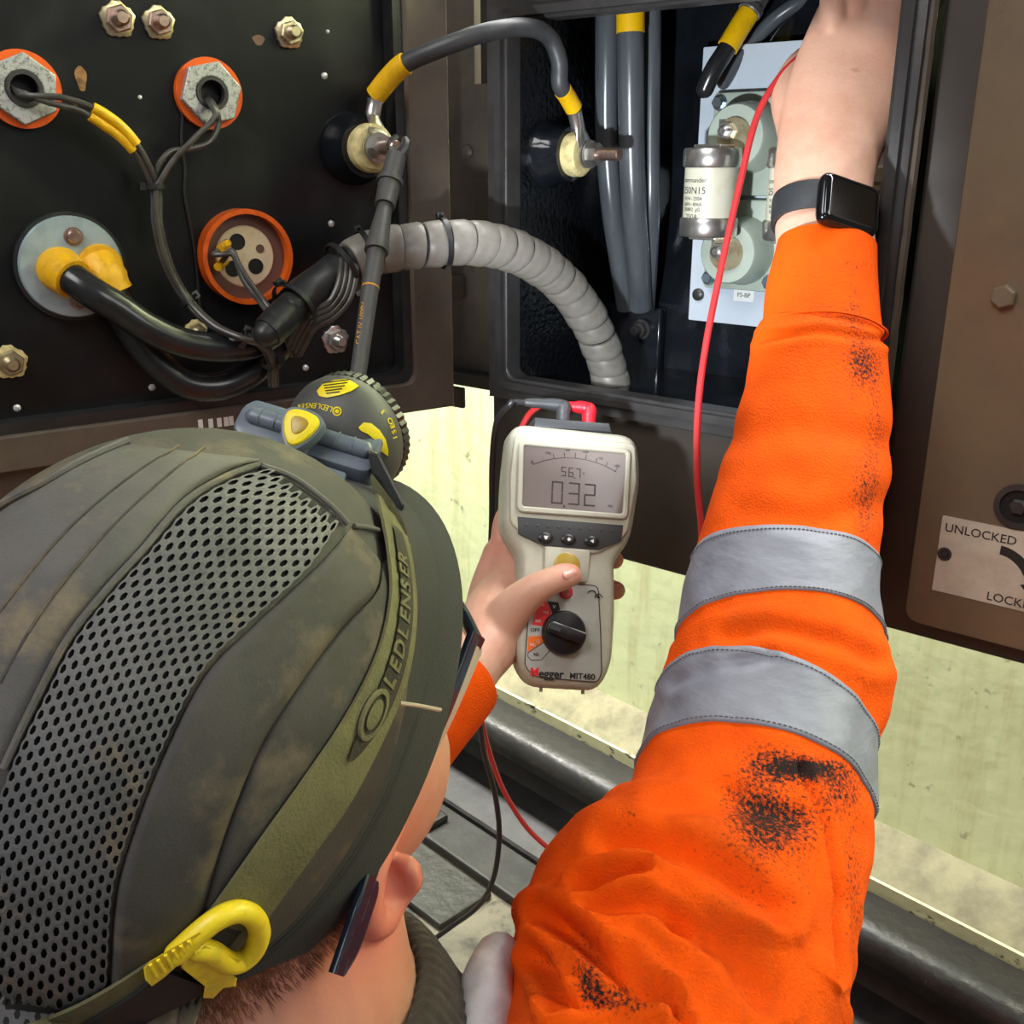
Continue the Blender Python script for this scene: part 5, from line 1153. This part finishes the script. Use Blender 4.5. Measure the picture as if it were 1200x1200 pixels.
def shell_hit(x, y, infl=0.0):
    d = ray(x, y).normalized(); o = CAM - LC; iv = ML.to_3x3().inverted()
    A = (0.031 + infl, 0.031 + infl, 0.024 + infl); ol = iv @ o; dl = iv @ d
    ol = Vector((ol[0] / A[0], ol[1] / A[1], ol[2] / A[2])); dl = Vector((dl[0] / A[0], dl[1] / A[1], dl[2] / A[2]))
    a = dl.dot(dl); b = ol.dot(dl); c = ol.dot(ol) - 1; D = b * b - a * c; t = (-b - math.sqrt(max(0, D))) / a
    return CAM + d * t
def shell_patch(poly, name, m_, h=0.0007):
    mb = MB(); n = len(poly); cx = sum(p[0] for p in poly) / n; cy = sum(p[1] for p in poly) / n
    rings = [[shell_hit(cx + (x - cx) * f_, cy + (y - cy) * f_, hh) for x, y in poly] for f_, hh in ((1.0, -0.0005), (1.0, h), (0.8, h + 0.0002), (0.5, h + 0.0002), (0.05, h + 0.0002))]
    mb.loft(rings); return mb.build(name, m_, hl)
shell_patch([(371, 458), (378, 450), (392, 445), (408, 444), (421, 452), (412, 458), (398, 463), (383, 466), (374, 464)], 'yellow_badge', 'lamp_yellow')
bdg = []
for k in range(5):
    mb = MB(); mb.tube([shell_hit(x, 449 + 3.2 * k - 0.12 * (x - 374), 0.0012) for x in range(378 + k, 412 - 3 * k, 4)], 0.00025, 4); mb.build('badge_print', 'lamp_black', hl)
shell_patch([(420, 501), (426, 495), (435, 496), (445, 504), (452, 515), (455, 527), (455, 535), (448, 530), (441, 518), (430, 508), (423, 505)], 'yellow_marker', 'lamp_yellow')
mb = MB(); mb.ringprism(ngon(0.0022, 20), ngon(0.0015, 20), axisM(shell_hit(395, 482, 0.0003), -FW), 0, 0.0004); mb.lathe([(0.001, 0), (0.001, 0.0004)], axisM(shell_hit(395, 482, 0.0003), -FW), 10); mb.build('maker_mark', 'lamp_yellow', hl)
def shell_text(s_, pts, size, flip):
    # letters set one by one along the shell
    n = len(s_); f_ = border(pts)
    for i, ch in enumerate(s_):
        if ch == ' ': continue
        a = f_((i + 0.5) / n); b = f_(min(1, (i + 0.9) / n)); p = shell_hit(a.x, a.y, 0.0003); q_ = shell_hit(b.x, b.y, 0.0003)
        iv = ML.inverted(); l = iv @ p; nn = (ML.to_3x3() @ Vector((l[0] / 0.031 ** 2, l[1] / 0.031 ** 2, l[2] / 0.024 ** 2))).normalized()
        x = (q_ - p); x = (x - nn * x.dot(nn)).normalized(); y = nn.cross(x); m = Matrix((x, y, nn)).transposed().to_4x4(); m.translation = p
        text('lettering', ch, size, m, 'lamp_yellow', hl)
shell_text('LEDLENSER', [(390, 480), (376, 476), (362, 475), (348, 477)], 0.0037, True)
shell_text('ISEO 3', [(464, 516), (461, 502), (456, 491), (447, 480)], 0.0043, False)
# hinge bracket
bx_ = CV(0.95, 0.29, -0.02).normalized(); bz_ = -FW.lerp(-UP, 0.0) ; bz_ = (CV(-0.1, -0.55, -0.8)); bz_ = (bz_ - bx_ * bz_.dot(bx_)).normalized(); by_ = bz_.cross(bx_)
MBk = Matrix((bx_, by_, bz_)).transposed().to_4x4(); MBk.translation = P(360, 516, 0.478)
mb = MB(); mb.prism(rounded([(-0.034, -0.006), (-0.030, -0.010), (0.030, -0.010), (0.034, -0.008), (0.034, 0.012), (-0.030, 0.012), (-0.034, 0.006)], 0.003), MBk, -0.010, 0.004, 0.0025); mb.build('hinge_plate', 'lamp_bracket', hl)
mb = MB(); mb.tube([MBk @ Vector((x, 0.001, 0.005)) for x in (-0.026, 0.028)], 0.0042, 20, 'round'); mb.build('hinge_barrel', 'lamp_bracket', hl)
for k in range(7):
    mb = MB(); mb.tube([MBk @ Vector((-0.023 + 0.0075 * k, 0.001 + 0.0043 * math.cos(t), 0.005 + 0.0043 * math.sin(t))) for t in [R_(-60 + 30 * q) for q in range(8)]], 0.0006, 6); mb.build('hinge_rib', 'lamp_bracket', hl)
mb = MB(); mb.prism(rounded(rect(-0.002, 0.024, -0.021, -0.012), 0.002), MBk, -0.004, 0.003, 0.001); mb.build('clip_tab', 'lamp_bracket', hl)
MT_ = axisM(P(352, 500, 0.462), -FW + UP * 0.3, CV(-0.35, 1, 0))
tear = [(0.0105 * math.cos(t) * (1 + 0.25 * math.cos(t)) - 0.001, 0.0095 * math.sin(t) * (1 - 0.22 * math.cos(t))) for t in [2 * math.pi * j / 32 for j in range(32)]]
mb = MB(); mb.prism(tear, MT_, -0.006, 0.0012, 0.001); rim_ = mb.build('button_surround', 'lamp_bracket', hl)
mb = MB(); mb.prism([(x * 0.84, y * 0.84) for x, y in tear], MT_, 0.0005, 0.0030, 0.0018); btn = mb.build('lamp_button', 'lamp_yellow', hl)
mb = MB(); mb.prism([(x * 0.42, y * 0.42) for x, y in tear], MT_, 0.0025, 0.0036, 0.0006); mb.build('button_dimple', 'olive', hl)
mb = MB(); mb.prism([(-0.008, -0.024), (0.006, -0.024), (0.008, -0.008), (-0.009, -0.008)], MBk @ Matrix.Translation((-0.003, 0.010, 0)), 0.0, 0.007, 0.002); mb.build('button_stem', 'lamp_bracket', hl)
# black strap anchor
ap = [(430, 527), (444, 531), (475, 592), (468, 604), (462, 598), (446, 566), (436, 556)]
mb = MB(); mb.loft([[P(x, y, d) for x, y in ap] for d in (0.468, 0.474)]); mb.build('strap_anchor', 'lamp_black', hl, smooth=False, bevel=0.0012)
mb = MB(); mb.loft([[P(x, y, d) for x, y in [(405, 548), (434, 540), (468, 600), (448, 640), (425, 585)]] for d in (0.488, 0.498)]); mb.build('lamp_back_pad', 'lamp_black', hl, smooth=False)
# strap : webbing on the cap with darker printed centre
SA = border([(437, 556), (448, 600), (457, 650), (459, 700), (444, 765), (408, 838), (360, 910), (310, 980), (262, 1048), (238, 1080)])
SB = border([(462, 590), (476, 620), (486, 670), (489, 725), (480, 790), (458, 850), (412, 940), (366, 1005), (322, 1066), (302, 1096)])
def band(bl, br, a0, a1, b0, b1, inf, ni=80, nj=8):
    g = []
    for i in range(ni + 1):
        a = a0 + (a1 - a0) * i / ni; row = []
        for j in range(nj + 1):
            b = b0 + (b1 - b0) * j / nj; p = bl(a).lerp(br(a), b); row.append(dome_hit(p.x, p.y, inf))
        g.append(row)
    m = MB(); m.loft(g, False); lo = [[p - dome_n(p) * 0.0014 for p in row] for row in g]; m.loft(lo, False)
    for side in (0, -1): m.loft([[r[side] for r in g], [r[side] for r in lo]], False)
    return m
strap_o = band(SA, SB, 0, 1, 0, 1, 0.0052).build('head_strap', 'strap', hl, angle=50)
# lens-shaped dark print
m = MB(); g = []
for i in range(61):
    a = 0.08 + 0.50 * i / 60; e = min(1, (61 - i) / 14, (i + 8) / 14) ** 0.6; b0 = 0.5 - 0.20 * e + 0.06; b1 = 0.5 + 0.28 * e + 0.06
    g.append([dome_hit(*(SA(a).lerp(SB(a), b0 + (b1 - b0) * j / 6)).xy, 0.0062) for j in range(7)])
m.loft(g, False); m.build('strap_print', 'strap_dark', strap_o)
def strap_frame(a, b):
    p = dome_hit(*(SA(a).lerp(SB(a), b)).xy, 0.0066); q_ = dome_hit(*(SA(a - 0.02).lerp(SB(a - 0.02), b)).xy, 0.0066); n_ = dome_n(p)
    x = (q_ - p); x = (x - n_ * x.dot(n_)).normalized(); y = n_.cross(x); mm = Matrix((x, y, n_)).transposed().to_4x4(); mm.translation = p; return mm
for ch, a in zip('LEDLENSER', [0.40, 0.365, 0.33, 0.295, 0.262, 0.23, 0.20, 0.17, 0.145]):
    text('strap_lettering', ch, 0.0105, strap_frame(a, 0.56), 'strap', strap_o, extrude=0.0003, bold=0.0002, sx=0.9)
M = strap_frame(0.475, 0.54); mb = MB(); sq_ = lambda l: [(x * 1.35, y * 0.8) for x, y in l]
mb.ringprism(sq_(ngon(0.0078, 28)), sq_(ngon(0.0062, 28)), M, -0.001, 0.0004); mb.lathe([(0.0045, -0.001), (0.0045, 0.0004)], M @ Matrix.Diagonal((1.35, 0.8, 1, 1)), 24); mb.build('strap_emblem', 'strap', strap_o)
# rear strap beyond the buckle
SA2 = border([(178, 1128), (120, 1165), (70, 1190), (0, 1215)]); SB2 = border([(196, 1150), (150, 1180), (100, 1205), (20, 1235)])
band(SA2, SB2, 0, 1, 0, 1, 0.0052, 30).build('rear_strap', 'strap', hl, angle=50)
SA3 = border([(190, 1138), (160, 1165), (120, 1190), (60, 1225)]); SB3 = border([(246, 1158), (220, 1175), (180, 1195), (120, 1230)])
band(SA3, SB3, 0, 1, 0, 1, 0.0066, 30).build('elastic_end', 'cap_inner', hl, angle=50)
# yellow buckle : loop, bar and tail
def bk(px, inf=0.008): return [dome_hit(x, y, inf) for x, y in px]
mb = MB(); lp_ = spline(bk([(206, 1118), (232, 1094), (256, 1076), (278, 1068), (296, 1074), (304, 1092), (298, 1112), (284, 1126), (268, 1128), (248, 1116), (230, 1112)]), 6)
mb.tube(lp_, 0.0040, 14, 'round'); buckle = mb.build('strap_buckle', 'yellow_plastic', hl)
mb = MB(); pb = rounded([(0, 0)], 0) if False else None
def slab(px, inf0, inf1, name):
    m = MB(); cx = sum(p[0] for p in px) / len(px); cy = sum(p[1] for p in px) / len(px)
    m.loft([bk(px, inf0), bk(px, inf1 - 0.001), bk([(cx + (x - cx) * 0.93, cy + (y - cy) * 0.93) for x, y in px], inf1)]); return m.build(name, 'yellow_plastic', buckle, angle=40)
slab([(168, 1134), (176, 1126), (210, 1106), (236, 1090), (246, 1098), (232, 1114), (212, 1128), (192, 1146), (178, 1156), (170, 1148)], 0.003, 0.011, 'buckle_arm')
slab([(212, 1124), (222, 1118), (262, 1136), (278, 1146), (276, 1156), (262, 1158), (250, 1170), (238, 1170), (240, 1156), (222, 1142), (212, 1134)], 0.003, 0.010, 'buckle_bar')
slab([(226, 1116), (240, 1108), (284, 1126), (274, 1134)], 0.004, 0.0105, 'buckle_bridge')
for k in range(6):
    m = MB(); x0, y0 = 176 + 9 * k, 1130 - 5.5 * k; m.tube(bk([(x0, y0), (x0 + 8, y0 + 14)], 0.0112), 0.0007, 6); m.build('buckle_rib', 'yellow_plastic', buckle)
# the lamp's own beam
sp = bpy.data.lights.new('headlamp_beam', 'SPOT'); sp.energy = 15; sp.spot_size = R_(62); sp.spot_blend = 0.7; sp.color = (0.86, 0.93, 1.0); sp.shadow_soft_size = 0.012
so = bpy.data.objects.new('headlamp_beam', sp); COL.objects.link(so); so.location = LC + LA * 0.024; so.rotation_euler = LA.to_track_quat('-Z', 'Y').to_euler()

# ------------------------------------------------------------------ spectacles
gl_ = thing('spectacles', 'dark blue framed safety spectacles worn under the cap brim', 'spectacles', P(553, 745, .475))
def strip(px, w_, t_, name, m_):
    pts = spline([P(x, y, d) for x, y, d in px], 8); mb = MB(); rings = []
    for i, p in enumerate(pts):
        tt = (pts[min(i + 1, len(pts) - 1)] - pts[max(i - 1, 0)]).normalized(); y = (HU - tt * HU.dot(tt)).normalized(); x = tt.cross(y)
        ww = w_[0] + (w_[1] - w_[0]) * i / (len(pts) - 1)
        rings.append([p + y * ww * a + x * t_ * b for a, b in rounded([(-1, -1), (1, -1), (1, 1), (-1, 1)], 0.5, 3)])
    mb.loft(rings); return mb.build(name, m_, gl_, angle=40)
tp_ = strip([(394, 1142, .398), (408, 1100, .404), (425, 1050, .410), (448, 985, .425), (490, 900, .436), (523, 828, .444), (555, 744, .468)], (0.0042, 0.0038), 0.0018, 'temple', 'frame_blue')
strip([(486, 920, .442), (527, 836, .450), (559, 760, .474)], (0.003, 0.0040), 0.0012, 'temple_inlay', 'frame_side')
strip([(397, 1138, .400), (412, 1110, .405), (428, 1062, .412), (436, 1030, .418)], (0.0050, 0.0066), 0.0012, 'temple_tip', 'frame_blue')
# front frame and lenses across the face
hin = P(553, 744, .474); l0 = loc(hin)
fpts = [H(l0.x * c, l0.y + 0.028 * (1 - c * c), l0.z - 0.004) for c in (1, 0.8, 0.5, 0.2, 0, -0.2, -0.5, -0.8, -1)]
mb = MB(); mb.tube(spline(fpts, 5), 0.0030, 10, 'round'); mb.build('brow_bar', 'frame_blue', gl_)
mb = MB(); g = [[H(loc(p).x * 0.9, loc(p).y, loc(p).z) - HU * 0.045 * (j / 6) * (1 - 0.5 * abs(2 * i / 40 - 1) ** 6) - HF * 0.006 * (j / 6) for j in range(7)] for i, p in enumerate(spline(fpts, 5))]
mb.loft(g, False); ln = mb.build('lens', 'lens_glass', gl_)
mb = MB(); c0 = P(556, 752, .472); mb.loft([[c0 + HU * a + HF * b + HR * z for a, b in [(-0.006, -0.005), (0.003, -0.005), (0.003, 0.004), (-0.006, 0.004)]] for z in (-0.0015, 0.0018)]); mb.build('hinge', 'frame_blue', gl_, smooth=False, bevel=0.001)
mirror = [p - HR * 2 * (p - HC).dot(HR) for p in spline([P(x, y, d) for x, y, d in [(425, 1050, .410), (480, 905, .440), (553, 744, .472)]], 8)]
mb = MB(); mb.tube(mirror, 0.003, 8); mb.build('temple', 'frame_blue', gl_)
mb = MB(); mb.tube(spline([dome_hit(468, 824, 0.004), P(490, 827, .408), P(516, 832, .420)], 6), 0.0009, 8); mb.build('retaining_cord', 'frame_side', gl_)

# ------------------------------------------------------------------ watch
wt = thing('smart_watch', 'black smart watch with blank square screen on the right wrist', 'watch', P(968, 250, .745))
wc = P(966, 252, .7445); wx = CV(1, 0.13, 0.02).normalized(); wz = CV(0.12, -1, 0.25); wz = (wz - wx * wz.dot(wx)).normalized(); wy = wz.cross(wx)
MW_ = Matrix((wx, wy, wz)).transposed().to_4x4(); MW_.translation = wc
def wring(rx, ry, h, n=64): return [MW_ @ Vector((rx * math.cos(2 * math.pi * j / n), ry * math.sin(2 * math.pi * j / n), h)) for j in range(n)]
mb = MB(); mb.loft([wring(.0352, .0262, -.0105), wring(.0376, .0286, -.0112), wring(.0382, .0292, -.009), wring(.0382, .0292, .009), wring(.0376, .0286, .0112), wring(.0352, .0262, .0105), wring(.0352, .0262, -.0105)], True, False, False); mb.build('watch_band', 'watch_band', wt, angle=40)
cx_ = CV(0.93, 0.17, 0.36).normalized(); cy_ = CV(0.06, -1, 0.12); cy_ = (cy_ - cx_ * cy_.dot(cx_)).normalized(); cz_ = cx_.cross(cy_)
MC = Matrix((cx_, cy_, cz_)).transposed().to_4x4(); MC.translation = P(994, 241, .711)
po = rounded(rect(-0.0245, 0.0245, -0.0190, 0.0190), 0.009, 8)
mb = MB(); mb.loft([[MC @ Vector((x, y, z)) for x, y in inset(po, d)] for d, z in [(0.004, -0.006), (0.001, -0.0045), (0, -0.002), (0, 0.001), (0.0012, 0.003), (0.002, 0.0036)]]); mb.build('watch_case', 'watch_case', wt, angle=60)
mb = MB(); mb.loft([[MC @ Vector((x, y, z)) for x, y in inset(po, d)] for d, z in [(0.0016, 0.002), (0.0016, 0.0036), (0.0028, 0.0048), (0.006, 0.0053)]]); mb.build('watch_screen', 'watch_glass', wt, angle=60)
mb = MB(); mb.lathe([(0.0042, 0), (0.0042, 0.0025), (0.003, 0.0032)], axisM(MC @ Vector((0.010, -0.0185, -0.001)), -cy_), 20); mb.build('watch_crown', 'watch_case', wt)
